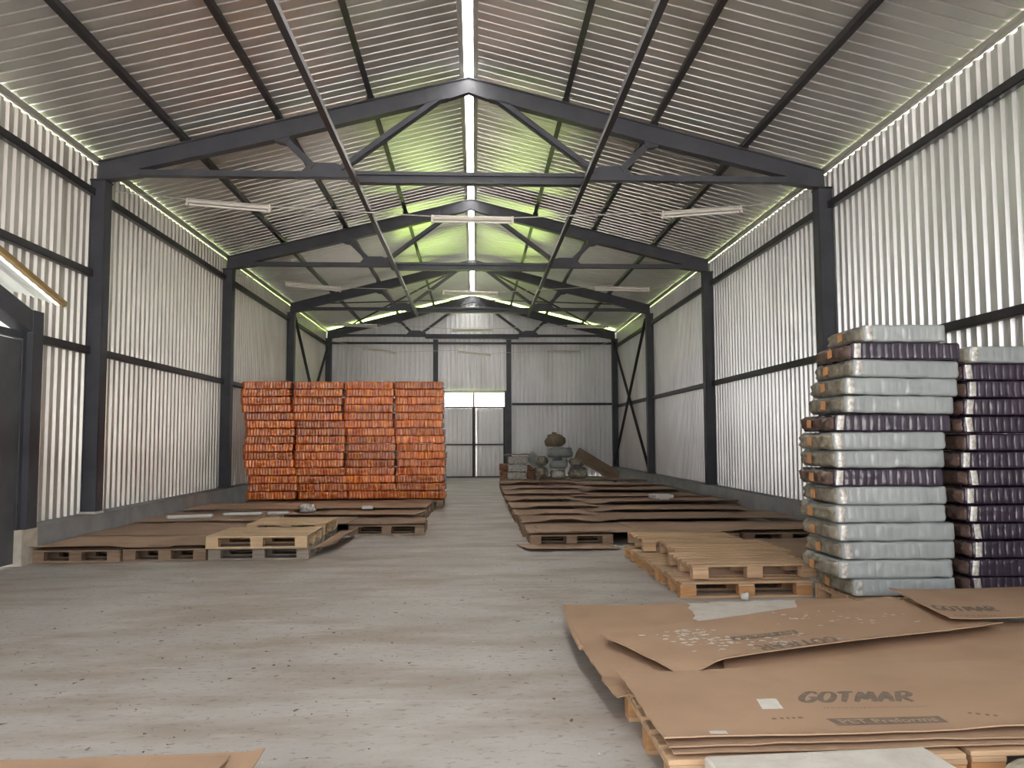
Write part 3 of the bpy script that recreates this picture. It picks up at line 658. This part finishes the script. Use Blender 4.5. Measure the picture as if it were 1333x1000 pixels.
# rolled torn flap at left edge of lowest sheet
b = MB(); b.tube([(0.662, 6.05, 0.160), (0.645, 5.75, 0.158), (0.636, 5.45, 0.156), (0.634, 5.15, 0.154), (0.636, 4.92, 0.152)], 0.017, 8)
b.build('torn_edge', 'kraft', s3.o)
# lower left sheet
s = Sheet([(-2.35, 2.45), (-0.86, 2.45), (-0.845, 3.37), (-2.35, 3.34)], 0.150, 0.004, 1.5, 8, curl=[(-0.80, 3.0, -0.845, 3.37, 0.10, 0.02), (-2.35, 3.34, -0.845, 3.37, 0.08, 0.004)])
s.build('cardboard_sheet', 'kraft', 'cardboard sheet at the lower left corner, close to the camera', G1)
s = Sheet([(-1.3, 2.5), (-0.95, 2.5), (-0.96, 3.30), (-1.25, 3.285)], 0.172, 0.004, 1.5, 8, n=12)
s.build('cardboard_sheet', 'kraft', 'narrow torn cardboard piece on the lower left sheet', G1)
# left storage area
G2 = 'cardboard sheets left of the aisle'
LS = [
    ([(-5.14, 9.55), (-3.55, 9.66), (-3.4, 10.9), (-5.16, 10.9)], 0.165, 'front left cardboard sheet curling over the pallet by the concrete post base', 0.018, [(-5.14, 9.55, -4.2, 9.6, 0.25, 0.03)]),
    ([(-3.80, 9.66), (-3.14, 9.68), (-3.14, 10.9), (-3.6, 10.9)], 0.180, 'narrow cardboard sheet left of the pale pallet', 0.010, []),
    ([(-1.94, 9.75), (-1.72, 10.5), (-1.70, 11.9), (-1.94, 11.9)], 0.10, 'sagging curled cardboard strip right of the pale pallets', 0.02, [(-1.72, 10.5, -1.7, 11.9, 0.15, 0.05)]),
    ([(-5.15, 10.8), (-3.15, 10.85), (-3.15, 12.6), (-5.15, 12.6)], 0.168, 'cardboard sheet against the plinth behind the front left one', 0.016, []),
    ([(-1.88, 12.08), (-0.74, 12.10), (-0.80, 13.15), (-1.9, 13.1)], 0.160, 'cardboard sheet on the nearest aisle side pallet, left side', 0.008, []),
    ([(-3.2, 12.02), (-1.9, 12.10), (-1.9, 13.4), (-3.2, 13.4)], 0.162, 'cardboard sheet behind the slatted pale pallet', 0.012, []),
    ([(-5.15, 12.55), (-3.1, 12.5), (-3.1, 14.3), (-5.15, 14.3)], 0.178, 'cardboard sheet with pale tubes on it by the left plinth', 0.016, []),
    ([(-3.1, 13.35), (-1.0, 13.2), (-0.85, 14.5), (-3.1, 14.6)], 0.172, 'middle cardboard sheet before the orange stack', 0.016, [(-3.1, 13.35, -1.0, 13.2, 0.3, 0.02)]),
    ([(-5.15, 14.25), (-2.7, 14.2), (-2.6, 16.0), (-5.15, 16.1)], 0.190, 'cardboard sheet nearest the orange stack at the left plinth', 0.018, [(-5.15, 14.25, -2.7, 14.2, 0.3, 0.02)]),
    ([(-2.7, 14.45), (-0.88, 14.4), (-0.86, 15.7), (-2.7, 15.8)], 0.186, 'cardboard sheet at the aisle before the orange stack', 0.014, [(-2.7, 14.45, -0.88, 14.4, 0.3, 0.02)]),
    ([(-3.6, 15.6), (-0.86, 15.6), (-0.84, 16.85), (-3.6, 16.85)], 0.172, 'cardboard sheet right in front of the orange stack', 0.010, []),
]
for i, (q, z, l, wp, cu) in enumerate(LS):
    Sheet(q, z + 0.004, 0.012, 1.1, 20, cu, slope=(0, -0.010)).build('cardboard_sheet', 'kraft_far', l, G2)
# right storage area: rows of sheets, front row first
G3 = 'cardboard sheets right of the aisle'
RS = [
    ([(0.66, 10.18), (1.80, 10.20), (1.80, 10.70), (0.55, 10.75)], 0.03, 'cardboard flap lying on the floor before the front right row', 0.012, []),
    ([(0.70, 10.66), (2.3, 10.72), (2.2, 12.2), (0.72, 12.3)], 0.162, 'front cardboard sheet at the aisle in the right rows', 0.010, []),
    ([(0.80, 10.55), (1.80, 10.62), (1.72, 11.55), (0.86, 11.60)], 0.182, 'small square cardboard sheet on the front right pallet', 0.010, [(0.80, 10.55, 1.8, 10.62, 0.15, 0.012)]),
    ([(2.2, 10.68), (4.75, 10.70), (4.95, 12.1), (2.15, 12.2)], 0.166, 'wide front cardboard sheet beside the grey pack stack', 0.016, [(3.6, 10.68, 4.75, 10.70, 0.3, 0.03)]),
    ([(0.70, 12.0), (1.9, 12.0), (1.9, 13.1), (0.70, 13.1)], 0.182, 'cardboard sheet with straight edge, second row by the aisle', 0.008, []),
    ([(1.8, 12.05), (4.95, 11.95), (4.98, 13.6), (1.8, 13.7)], 0.182, 'wide cardboard sheet in the second row, right part', 0.018, []),
    ([(0.66, 13.05), (2.0, 13.05), (1.95, 14.4), (0.66, 14.4)], 0.172, 'cardboard sheet in the third row by the aisle', 0.010, []),
    ([(1.9, 13.6), (4.7, 13.45), (4.98, 15.3), (1.9, 15.2)], 0.176, 'wide cardboard sheet in the third row, right part', 0.022, [(1.9, 13.6, 4.7, 13.45, 0.3, 0.035)]),
    ([(0.64, 14.35), (2.2, 14.35), (2.2, 16.0), (0.64, 16.0)], 0.182, 'cardboard sheet in the fourth row by the aisle', 0.012, [(0.64, 14.35, 2.2, 14.35, 0.25, 0.03)]),
    ([(2.1, 15.1), (4.95, 15.0), (4.98, 16.9), (2.1, 16.9)], 0.190, 'cardboard sheet with a white foam piece on it near the right plinth', 0.018, [(2.1, 15.1, 3.2, 15.05, 0.3, 0.03)]),
    ([(0.64, 15.95), (2.12, 16.0), (2.12, 17.9), (0.64, 17.9)], 0.176, 'cardboard sheet in the fifth row by the aisle', 0.016, [(0.64, 15.95, 2.1, 16.0, 0.3, 0.03)]),
    ([(2.08, 16.85), (4.98, 16.8), (4.98, 18.8), (2.08, 18.8)], 0.172, 'cardboard sheet in the fifth row at the right plinth', 0.018, [(2.9, 16.85, 4.9, 16.8, 0.3, 0.04)]),
    ([(0.66, 17.8), (2.6, 17.8), (2.6, 19.9), (0.66, 19.9)], 0.186, 'cardboard sheet in the sixth row by the aisle', 0.016, [(0.66, 17.8, 2.6, 17.8, 0.3, 0.05)]),
    ([(2.5, 18.7), (4.98, 18.7), (4.98, 20.9), (2.5, 20.9)], 0.186, 'cardboard sheet in the sixth row at the right plinth', 0.018, [(2.5, 18.7, 4.9, 18.7, 0.3, 0.04)]),
    ([(0.68, 19.8), (2.9, 19.8), (2.9, 22.0), (0.68, 22.0)], 0.175, 'cardboard sheet in the seventh row by the aisle', 0.018, [(0.68, 19.8, 2.9, 19.8, 0.3, 0.05)]),
    ([(2.8, 20.8), (4.98, 20.8), (4.98, 23.2), (2.8, 23.2)], 0.174, 'cardboard sheet in the seventh row at the right plinth', 0.018, [(2.8, 20.8, 4.9, 20.8, 0.3, 0.05)]),
    ([(0.70, 21.9), (3.0, 21.9), (3.0, 24.3), (0.70, 24.3)], 0.188, 'farthest cardboard sheet by the aisle before the pile', 0.018, [(0.70, 21.9, 3.0, 21.9, 0.3, 0.06)]),
    ([(2.9, 23.1), (4.95, 23.1), (4.95, 25.2), (2.9, 25.2)], 0.188, 'farthest cardboard sheet at the right plinth', 0.018, [(2.9, 23.1, 4.9, 23.1, 0.3, 0.06)]),
]
for i, (q, z, l, wp, cu) in enumerate(RS):
    Sheet(q, z + 0.004, 0.012, 0.9, 70, [(q[0][0] + R.uniform(0, .5), q[0][1], q[1][0] - R.uniform(0, .5), q[1][1], 0.34, R.uniform(0.02, 0.06))] if i > 3 else cu, slope=(R.uniform(-0.004, 0.004), -0.014), jag=0.02).build('cardboard_sheet', 'kraft_far', l, G3)
# crumpled cardboard piece between floor pallets and the loose pallets
Sheet([(1.83, 7.4), (2.9, 7.4), (2.9, 8.2), (1.95, 8.15)], 0.153, 0.001, 2, 3, n=10).build('cardboard_sheet', 'kraft_far', 'cardboard sheet caught between the floor pallets and loose pallets', G3)
Sheet([(3.0, 8.4), (4.9, 8.5), (4.9, 10.5), (3.1, 10.5)], 0.10, 0.012, 1.2, 3, n=20).build('cardboard_sheet', 'kraft_far', 'cardboard sheet on the floor between loose pallets and the right plinth', G3)

# ------------------------------------------------------------ wrapped packs
def pack_mesh(name, m, L, D, H, nb, amp, seed, crumple=0.004, roundr=0.03, open_left=False, sub=6):
    """block of wrapped bottles, x 0..L, y 0..D, z 0..H ; ridged front and back, rounded film edges"""
    loop = []                                                         # cross-section (y, z) with the facing normal
    r = roundr; k = 3
    def arc(cy, cz, a0):
        for i in range(k + 1):
            a = a0 + math.pi / 2 * i / k; loop.append((cy + r * math.cos(a), cz + r * math.sin(a)))
    arc(D - r, H - r, 0); 
    for i in range(1, 6): loop.append((D - r + (2 * r - D) * i / 6, H))
    arc(r, H - r, math.pi / 2)
    for i in range(1, 4): loop.append((0, H - r + (2 * r - H) * i / 4))
    arc(r, r, math.pi)
    for i in range(1, 6): loop.append((r + (D - 2 * r) * i / 6, 0))
    arc(D - r, r, 1.5 * math.pi)
    for i in range(1, 4): loop.append((D, r + (H - 2 * r) * i / 4))
    n = len(loop); cy, cz = D / 2, H / 2
    st = []
    N = nb * sub
    ins = 0.028
    for q in (0.0, 0.30, 0.62): st.append((ins * q, 1 - 0.16 * (1 - q) ** 2))
    for i in range(N + 1): st.append((ins + (L - 2 * ins) * i / N, 1.0))
    for q in (0.62, 0.30, 0.0): st.append((L - ins * q, 1 - 0.16 * (1 - q) ** 2))
    b = MB(); b.smooth = True
    for x, sc in st:
        ph = (x - ins) / (L - 2 * ins) * nb
        for (y, z) in loop:
            yy = cy + (y - cy) * (1 - (1 - sc) * 0.35); zz = cz + (z - cz) * sc
            w = abs(math.sin(math.pi * ph)) if 0 <= ph <= nb else 0.4
            side = abs(y - cy) / cy
            prof = 0.35 + 0.65 * math.sin(math.pi * max(0, min(1, z / H)))
            if side > 0.85: yy += (1 if y > cy else -1) * amp * (w ** 0.5 - 1.0) * prof
            e = crumple
            xx = x + e * 0.5 * nz(y * 14, z * 20, seed + x * 3)
            yy += e * nz(x * 9, z * 14, seed + (3 if y > cy else 0)); zz -= math.copysign(e * 1.5 * abs(nz(x * 4.5, y * 5, seed + 7)), zz - cz)
            b.v.append((xx, yy, zz))
    S = len(st)
    for i in range(S - 1):
        for j in range(n):
            b.f.append((i * n + j, i * n + (j + 1) % n, (i + 1) * n + (j + 1) % n, (i + 1) * n + j))
    for side in ((0, S - 1) if not open_left else (S - 1,)):
        base = side * n; sg = -1 if side == 0 else 1; prev = base
        xe = 0 if side == 0 else L
        for rr in (0.75, 0.45):
            k0 = len(b.v)
            for j in range(n):
                y, z = loop[j]
                b.v.append((xe + sg * (0.006 + 0.006 * math.sin(y / D * 9 * math.pi)) + crumple * 2 * nz(y * 11, z * 20, seed + 11), cy + (y - cy) * rr, cz + (z - cz) * rr))
            for j in range(n): b.f.append((prev + j, prev + (j + 1) % n, k0 + (j + 1) % n, k0 + j))
            prev = k0
        b.f.append(tuple(prev + j for j in range(n)))
    return b.mesh(name, m)
def film_end_mesh(name, m, D, H, seed, depth=0.035):
    """crumpled gathered film cap on the left end (x < 0)"""
    b = MB(); b.smooth = True; ny, nzz = 26, 9
    for i in range(ny + 1):
        for j in range(nzz + 1):
            u, v = i / ny, j / nzz
            edge = min(u, 1 - u, 0.5) * 2; ev = min(v, 1 - v) * 2
            rise = (min(1, edge * 5) ** 0.5) * (min(1, ev * 2.2) ** 0.5)
            fold = 0.012 * math.sin(u * D * 95 + 2.2 * nz(v * 3, seed, 0)) * rise + 0.018 * nz(u * D * 16, v * H * 22, seed) + 0.009 * nz(u * D * 40, v * H * 50, seed)
            b.v.append((0.022 - rise * depth - fold * rise, u * D, H * 0.03 + v * H * 0.94 + 0.006 * nz(u * 7, v * 4, seed + 2)))
    f = lambda i, j: i * (nzz + 1) + j
    for i in range(ny):
        for j in range(nzz): b.f.append((f(i, j), f(i + 1, j), f(i + 1, j + 1), f(i, j + 1)))
    # back skirt so the cap is a closed shell
    k0 = len(b.v); rim = [f(i, 0) for i in range(ny)] + [f(ny, j) for j in range(nzz)] + [f(i, nzz) for i in range(ny, 0, -1)] + [f(0, j) for j in range(nzz, 0, -1)]
    for q in rim: x, y, z = b.v[q]; b.v.append((0.04, y, z))
    n = len(rim)
    for j in range(n): b.f.append((rim[j], rim[(j + 1) % n], k0 + (j + 1) % n, k0 + j))
    b.f.append(tuple(k0 + j for j in range(n)))
    return b.mesh(name, m)
# --- orange stack: four columns of fifteen layers
om = [pack_mesh('bottle_block', 'orange', 1.008, 0.85, 0.161, 16, 0.020, 11 + i * 5, 0.012, 0.020) for i in range(5)]
oe = film_end_mesh('film_end', 'orange_end', 0.80, 0.145, 5, 0.03)
for c in range(4):
    for k in range(15):
        h = k / 14
        drift = (-0.14 * h + 0.035 * math.sin(k * 0.9 + c)) * (1 - 0.16 * c) + R.uniform(-0.006, 0.006)
        x = -4.70 + 1.028 * c + drift
        
        name = 'orange shrink wrapped bottle pack, %s layer from the top, %s column from the left' % (ORD[15 - k], ORD[c + 1])
        t = thing('wrapped_bottle_pack', name, 'bottle pack', (x, 16.93 + R.uniform(-0.025, 0.025), 0.186 + k * 0.1632), R.uniform(-0.012, 0.012), 'orange wrapped bottle packs in the left stack')
        t.rotation_euler.y = R.uniform(-0.006, 0.006) - 0.012 * h * (c == 0)
        link('bottle_block', om[(k * 3 + c * 2 + k // 4) % 5], t)
        if c == 0: link('film_end', oe, t, (0, 0.02, 0.005))
# --- grey and purple stacks near the camera
GL = [('g', 1098, 1250, 0), ('g', 1105, 1256, 0), ('g', 1100, 1256, 0), ('g', 1098, 1247, 0), ('g', 1100, 1245, 0), ('p', 1096, 1243, 0), ('g', 1100, 1247, 0), ('g', 1095, 1245, 0),
      ('p', 1100, 1256, 0.5), ('g', 1114, 1262, 0.9), ('g', 1116, 1268, 1.2), ('g', 1126, 1271, 1.2), ('p', 1124, 1270, 0.3), ('g', 1143, 1253, 0)]
gm = [pack_mesh('bottle_block', 'film_grey', 0.90, 0.68, 0.144, 13, 0.0035, 31 + i * 3, 0.010, 0.022) for i in range(4)]
pm = [pack_mesh('bottle_block', 'film_purple', 0.90, 0.68, 0.142, 14, 0.008, 61 + i * 3, 0.006, 0.016, sub=8) for i in range(3)]
ge = [film_end_mesh('film_end', 'film_khaki', 0.66, 0.140, 3 + i, 0.05) for i in range(3)]
pe = [film_end_mesh('film_end', 'film_brown', 0.66, 0.138, 13 + i, 0.05) for i in range(3)]
def seam_glare_mesh(seed):  # pale patch painting the glare on the film seam at the pack corner
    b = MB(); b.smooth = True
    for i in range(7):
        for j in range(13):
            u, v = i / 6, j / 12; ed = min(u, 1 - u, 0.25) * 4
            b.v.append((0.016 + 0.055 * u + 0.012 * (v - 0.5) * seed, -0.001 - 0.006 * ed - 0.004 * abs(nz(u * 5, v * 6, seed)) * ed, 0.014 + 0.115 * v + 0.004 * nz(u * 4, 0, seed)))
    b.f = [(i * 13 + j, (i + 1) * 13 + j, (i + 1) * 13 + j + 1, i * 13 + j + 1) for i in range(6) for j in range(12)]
    return b.mesh('seam_glare', 'film_clear')
seam_glares = [seam_glare_mesh(q) for q in (-1, 0.4, 1)]
lab = MB().box(-0.003, 0.0, -0.042, 0.042, -0.034, 0.034).mesh('tape_label', 'tape')
cornm = {}
def pack(kind, x, y, z, L, label, i, rz=0.0, ry=0.0, group='wrapped packs in the stacks by the right wall', H=0.142):
    t = thing('wrapped_bottle_pack', label, 'bottle pack', (x, y, z), rz, group)
    t.rotation_euler = (0, ry, rz)
    me = (gm if kind == 'g' else pm)[i % (4 if kind == 'g' else 3)]
    o = link('bottle_block', me, t); o.scale = (L / 0.90, 1, H / 0.142)
    e = link('film_end', (ge if kind == 'g' else pe)[i % 3], t, (-0.005, 0.01, 0.0)); e.scale = (1, 1, H / 0.142)
    e['label'] = 'crumpled %s film gathered at the pack end' % ('khaki' if kind == 'g' else 'brown')
    l = link('tape_label', lab, e, (-0.062, 0.31 + R.uniform(-0.06, 0.06), 0.07)); l.rotation_euler = (R.uniform(-0.2, 0.2), 0, 0)
    l['label'] = 'orange tape label'
    sm = link('seam_glare', seam_glares[(i * 2 + 1) % 3], t, (0, 0, 0)); sm['label'] = 'pale strip painting the glare on the corner film fold'
    return t
z = 0.150
pack('g', 2.99, 6.33, z, 0.83, 'lowest grey pack of the grey stack, half hidden by cardboard', 0); z += 0.1445
for i, (kd, pa, pb, dip) in enumerate(GL):
    xa = (pa - 620) / 1049 * 6.28; xb = (pb - 618) / 1049 * 6.28
    lay = 14 - i
    if i == 13: lb = 'small slumped grey pack on top of the grey stack by the right wall'
    else: lb = '%s wrapped pack in the mixed grey stack, %s layer from the top' % ('grey' if kd == 'g' else 'purple', ORD[lay])
    H = 0.143 if kd == 'g' else 0.139
    L = max(0.66, xb - xa)
    tl = math.radians(dip * 0.9)
    pack(kd, xa, 6.31 + R.uniform(-0.02, 0.02), z + L * math.sin(tl) * 0.6, L, lb, i, R.uniform(-0.025, 0.025), tl, H=H)
    z += 0.1445
z = 0.150
for k in range(14):
    kd = 'g' if k == 13 else 'p'
    pack(kd, 3.96 + R.uniform(-0.03, 0.035) + (0.06 if k == 13 else 0), 6.36 + R.uniform(-0.02, 0.02), z, 0.90,
         'grey pack on top of the purple stack by the right wall' if k == 13 else 'purple wrapped pack in the right hand stack, %s layer from the top' % ORD[14 - k], k + 1, R.uniform(-0.02, 0.02), 0, H=0.14)
    z += 0.1430

# ------------------------------------------------------------ pile at the end wall
def blob(name, m, loc, sx, sy, sz, seed, label, cat, amp=0.22, n=20, parent=None):
    b = MB(); b.smooth = True; mm = n // 2
    for i in range(mm + 1):
        th = math.pi * i / mm
        for j in range(n):
            ph = 2 * math.pi * j / n
            d = Vector((math.sin(th) * math.cos(ph), math.sin(th) * math.sin(ph), math.cos(th)))
            d2 = Vector([math.copysign(abs(c) ** 0.72, c) for c in d])
            k = 1 + amp * noise.noise(d * 1.6 + Vector((seed, 0, 0))) + amp * 0.5 * noise.noise(d * 4.5 + Vector((0, seed, 0)))
            p = Vector((d2.x * sx, d2.y * sy, d2.z * sz)) * k
            b.v.append((p.x, p.y, max(p.z, -sz * 0.92)))
    for i in range(mm):
        for j in range(n): b.f.append((i * n + j, i * n + (j + 1) % n, (i + 1) * n + (j + 1) % n, (i + 1) * n + j))
    o = b.build(name, m, parent, loc)
    if label: tag(o, label, cat, 'heap of packs and bags at the end wall')
    return o
PG = 'heap of packs and bags at the end wall'
pallet(0.85, 25.35, 0, 'pallet under the small clear packs at the end wall', L=1.1, D=0.9, wood='wood_brown', n=5)
pallet(2.05, 25.25, 0, 'pallet under the bags at the end wall', L=1.2, D=0.9, wood='wood_brown', n=5)
cm = pack_mesh('bottle_block', 'film_clear', 0.60, 0.5, 0.235, 9, 0.016, 91, 0.014, 0.03)
br = pack_mesh('bottle_block', 'orange_end', 0.55, 0.5, 0.22, 8, 0.014, 95, 0.014, 0.03)
for k in range(3):
    t = thing('wrapped_bottle_pack', ['lowest', 'middle', 'topmost'][k] + ' clear wrapped pack in the small stack at the end wall', 'bottle pack', (1.02 + 0.02 * k, 25.40, 0.147 + 0.245 * k), 0.02 * k, PG)
    link('bottle_block', cm, t)
t = thing('wrapped_bottle_pack', 'brown orange pack left of the small clear stack', 'bottle pack', (0.80, 26.3, 0.40), 0, PG); link('bottle_block', br, t)
t = thing('wrapped_bottle_pack', 'brown orange pack under the brown orange pack, left of the clear stack', 'bottle pack', (0.82, 26.3, 0.02), 0, PG); o = link('bottle_block', br, t); o.scale = (1, 1, 1.65)
t = thing('wrapped_bottle_pack', 'brown orange pack right of the small clear stack', 'bottle pack', (1.42, 26.28, 0.36), 0, PG); link('bottle_block', br, t)
t = thing('wrapped_bottle_pack', 'lower brown orange pack right of the small clear stack', 'bottle pack', (1.44, 26.28, 0.01), 0, PG); o = link('bottle_block', br, t); o.scale = (1, 1, 1.5)
Sheet([(0.95, 25.4), (1.72, 25.4), (1.72, 26.0), (0.90, 26.0)], 0.93, 0.05, 3, 4, n=12).build('cardboard_sheet', 'kraft_far', 'crumpled cardboard lid on the small clear stack at the end wall', PG)
t = thing('wire_crate', 'tilted white wire crate between the clear packs and grey bags', 'crate', (1.60, 26.02, 0.74), 0, PG)
t.rotation_euler = (0.35, 0.75, 0)
b = MB().box(0, 0.40, 0, 0.02, 0, 0.02).box(0, 0.40, 0, 0.02, 0.40, 0.42).box(0, 0.02, 0, 0.02, 0, 0.42).box(0.38, 0.40, 0, 0.02, 0, 0.42); b.build('frame', 'white', t)
b = MB()
for i in range(1, 8): b.box(0.05 * i - 0.005, 0.05 * i + 0.005, 0.004, 0.014, 0.02, 0.40); b.box(0.02, 0.38, 0.004, 0.014, 0.05 * i - 0.005, 0.05 * i + 0.005)
b.build('mesh_panel', 'white', t)
b = MB().box(0, 0.4, 0.02, 0.3, 0, 0.012).box(0, 0.4, 0.28, 0.3, 0.012, 0.3); b.build('crate_body', 'plinth', t)
blob('grey_bag', 'film_khaki', (2.10, 25.75, 0.36), 0.20, 0.26, 0.20, 1, 'grey bag right of the wire crate, low in the heap', 'bag')
blob('grey_bag', 'film_khaki', (2.12, 25.8, 0.72), 0.20, 0.24, 0.16, 2, 'khaki bag standing on the low grey bag', 'bag')
blob('clear_bag', 'film_clear', (2.62, 25.6, 0.30), 0.25, 0.26, 0.145, 3, 'clear bag of bottles at the foot of the heap', 'bag', 0.3)
blob('grey_bag', 'film_grey', (2.66, 25.62, 0.63), 0.27, 0.26, 0.165, 4, 'pale grey bag on the clear bag of bottles', 'bag')
blob('grey_bag', 'film_khaki', (3.24, 25.40, 0.34), 0.30, 0.26, 0.20, 5, 'grey bag at the foot of the leaning cardboard', 'bag')
blob('clear_bag', 'film_grey', (2.70, 25.75, 0.98), 0.42, 0.28, 0.17, 6, 'wide grey film bag under the olive sack', 'bag', 0.28)
blob('khaki_bag', 'film_khaki', (3.20, 25.40, 0.68), 0.22, 0.22, 0.13, 7, 'khaki bag between grey film bag and leaning cardboard', 'bag')
s = blob('sack', 'sack', (2.56, 25.85, 1.36), 0.31, 0.28, 0.20, 8, 'olive brown tied sack on top of the heap', 'sack')
blob('sack_neck', 'sack', (-0.02, 0, 0.20), 0.09, 0.09, 0.08, 9, None, None, parent=s)
for i, (x0, z0, x1, z1, yy, wd, l) in enumerate(((3.30, 0.96, 4.62, 0.17, 26.1, 0.46, 'long cardboard box leaning from the heap down to the right'), (3.3, 0.88, 4.2, 0.15, 25.5, 0.10, 'narrow cardboard strip leaning against the long cardboard box'))):
    d = Vector((x1 - x0, 0, z1 - z0)).normalized()
    o = MB().bar((x0, yy, z0), (x1, yy, z1), wd, 0.20 if i == 0 else 0.03, (0, -0.5, 1)).build('cardboard_box', 'kraft_far', None); tag(o, l, 'cardboard box', PG)

# ------------------------------------------------------------ small things
t = thing('slab', 'pale rectangular slab lying before the nearest cardboard at the bottom border', 'slab', (0.915, 2.62, 0), 0.055)
MB().box(0, 0.90, 0, 0.555, 0.0, 0.176).build('slab_body', 'foam', t, bevel=0.008)
b = MB(); b.smooth = False
o = blob('rough_block', 'rock', (2.22, 3.02, 0.085), 0.22, 0.16, 0.09, 12, 'rough beige block at the lower right corner', 'block', 0.12, 28)
del o['group']
def tube_piece(p, q, r, label):
    t = thing('fluorescent_tube', label, 'tube', p, 0, 'discarded pale tubes on the left cardboard')
    d = Vector(q) - Vector(p)
    MB().tube([(0, 0, 0), tuple(d)], r, 10).build('glass_tube', 'white', t)
    for e in (Vector((0, 0, 0)), d): MB().tube([tuple(e - d.normalized() * 0.012), tuple(e + d.normalized() * 0.012)], r * 1.08, 10).build('end_cap', 'trim', t)
tube_piece((-4.75, 12.78, 0.225), (-4.12, 12.98, 0.225), 0.03, 'leftmost pale tube lying on cardboard by the left plinth')
tube_piece((-4.02, 13.2, 0.225), (-3.45, 13.34, 0.225), 0.025, 'middle pale tube lying on cardboard by the left plinth')
tube_piece((-3.38, 13.42, 0.222), (-3.05, 13.47, 0.222), 0.025, 'short pale tube lying right of the other pale tubes')
blob('crumpled_film', 'film_clear', (-2.86, 14.0, 0.25), 0.14, 0.1, 0.07, 21, 'crumpled clear film on the cardboard before the orange stack', 'film scrap', 0.5); del COL.objects[-1]['group']
def chip(x, y, z, a, b_, c, rz, name, m, label, cat):
    t = MB().box(-a / 2, a / 2, -b_ / 2, b_ / 2, 0, c).build(name, m, None, (x, y, z), rz, 0.004); tag(t, label, cat)
chip(-1.88, 14.30, 0.205, 0.19, 0.12, 0.05, 0.1, 'foam_piece', 'white', 'small white block on cardboard left of the aisle', 'foam piece')
t = thing('foam_piece', 'white foam piece on the right cardboard near the plinth', 'foam piece', (3.66, 15.85, 0.215), 0.25)
MB().box(-0.20, 0.20, -0.15, 0.15, 0.03, 0.10).build('top_slab', 'white', t, bevel=0.006); MB().box(-0.09, 0.12, -0.12, 0.12, 0, 0.03).build('foot', 'white', t)
blob('paper_ball', 'paper', (2.34, 7.0, 0.034), 0.035, 0.03, 0.035, 33, 'crumpled white paper ball at the front floor pallet', 'paper', 0.4, 14); del COL.objects[-1]['group']
# leaf and dirt debris on the floor
b = MB()
def flake(x, y, r, z=0.002, ar=0.5):
    n = R.randint(5, 8); a0 = R.random() * 6.28; rot = R.random() * 3.14; vs = []
    for k in range(n):
        a = a0 + 6.28 * k / n; u = r * R.uniform(0.6, 1.3) * math.cos(a); v = r * ar * R.uniform(0.5, 1.3) * math.sin(a)
        vs.append((x + u * math.cos(rot) - v * math.sin(rot), y + u * math.sin(rot) + v * math.cos(rot), z + R.uniform(0, 0.006)))
    b.add(vs, [tuple(range(n))])
for i in range(520):
    g = R.random()
    if g < 0.5: x, y = R.gauss(-1.6, 1.2), R.gauss(5.6, 1.0)
    elif g < 0.75: x, y = R.gauss(0.75, 0.35), R.gauss(7.4, 1.6)
    else: x, y = R.uniform(-4.5, 0.5), R.uniform(3.6, 9.3)
    if x > 0.6 and y < 6.4 or x > 1.6 or y < 3.5: continue
    flake(x, y, R.choice((0.004, 0.006, 0.006, 0.008, 0.011, 0.02)))
tag(b.build('floor_debris', 'leaf'), 'dry brown flakes and dirt scattered over the concrete floor', 'debris', None, 'stuff')
b = MB()
for i in range(60):
    x, y = R.uniform(-3.5, 0.6), R.uniform(3.6, 15)
    flake(x, y, R.choice((0.004, 0.006, 0.012)))
tag(b.build('paper_scraps', 'paper'), 'tiny pale scraps scattered over the concrete floor', 'scraps', None, 'stuff')
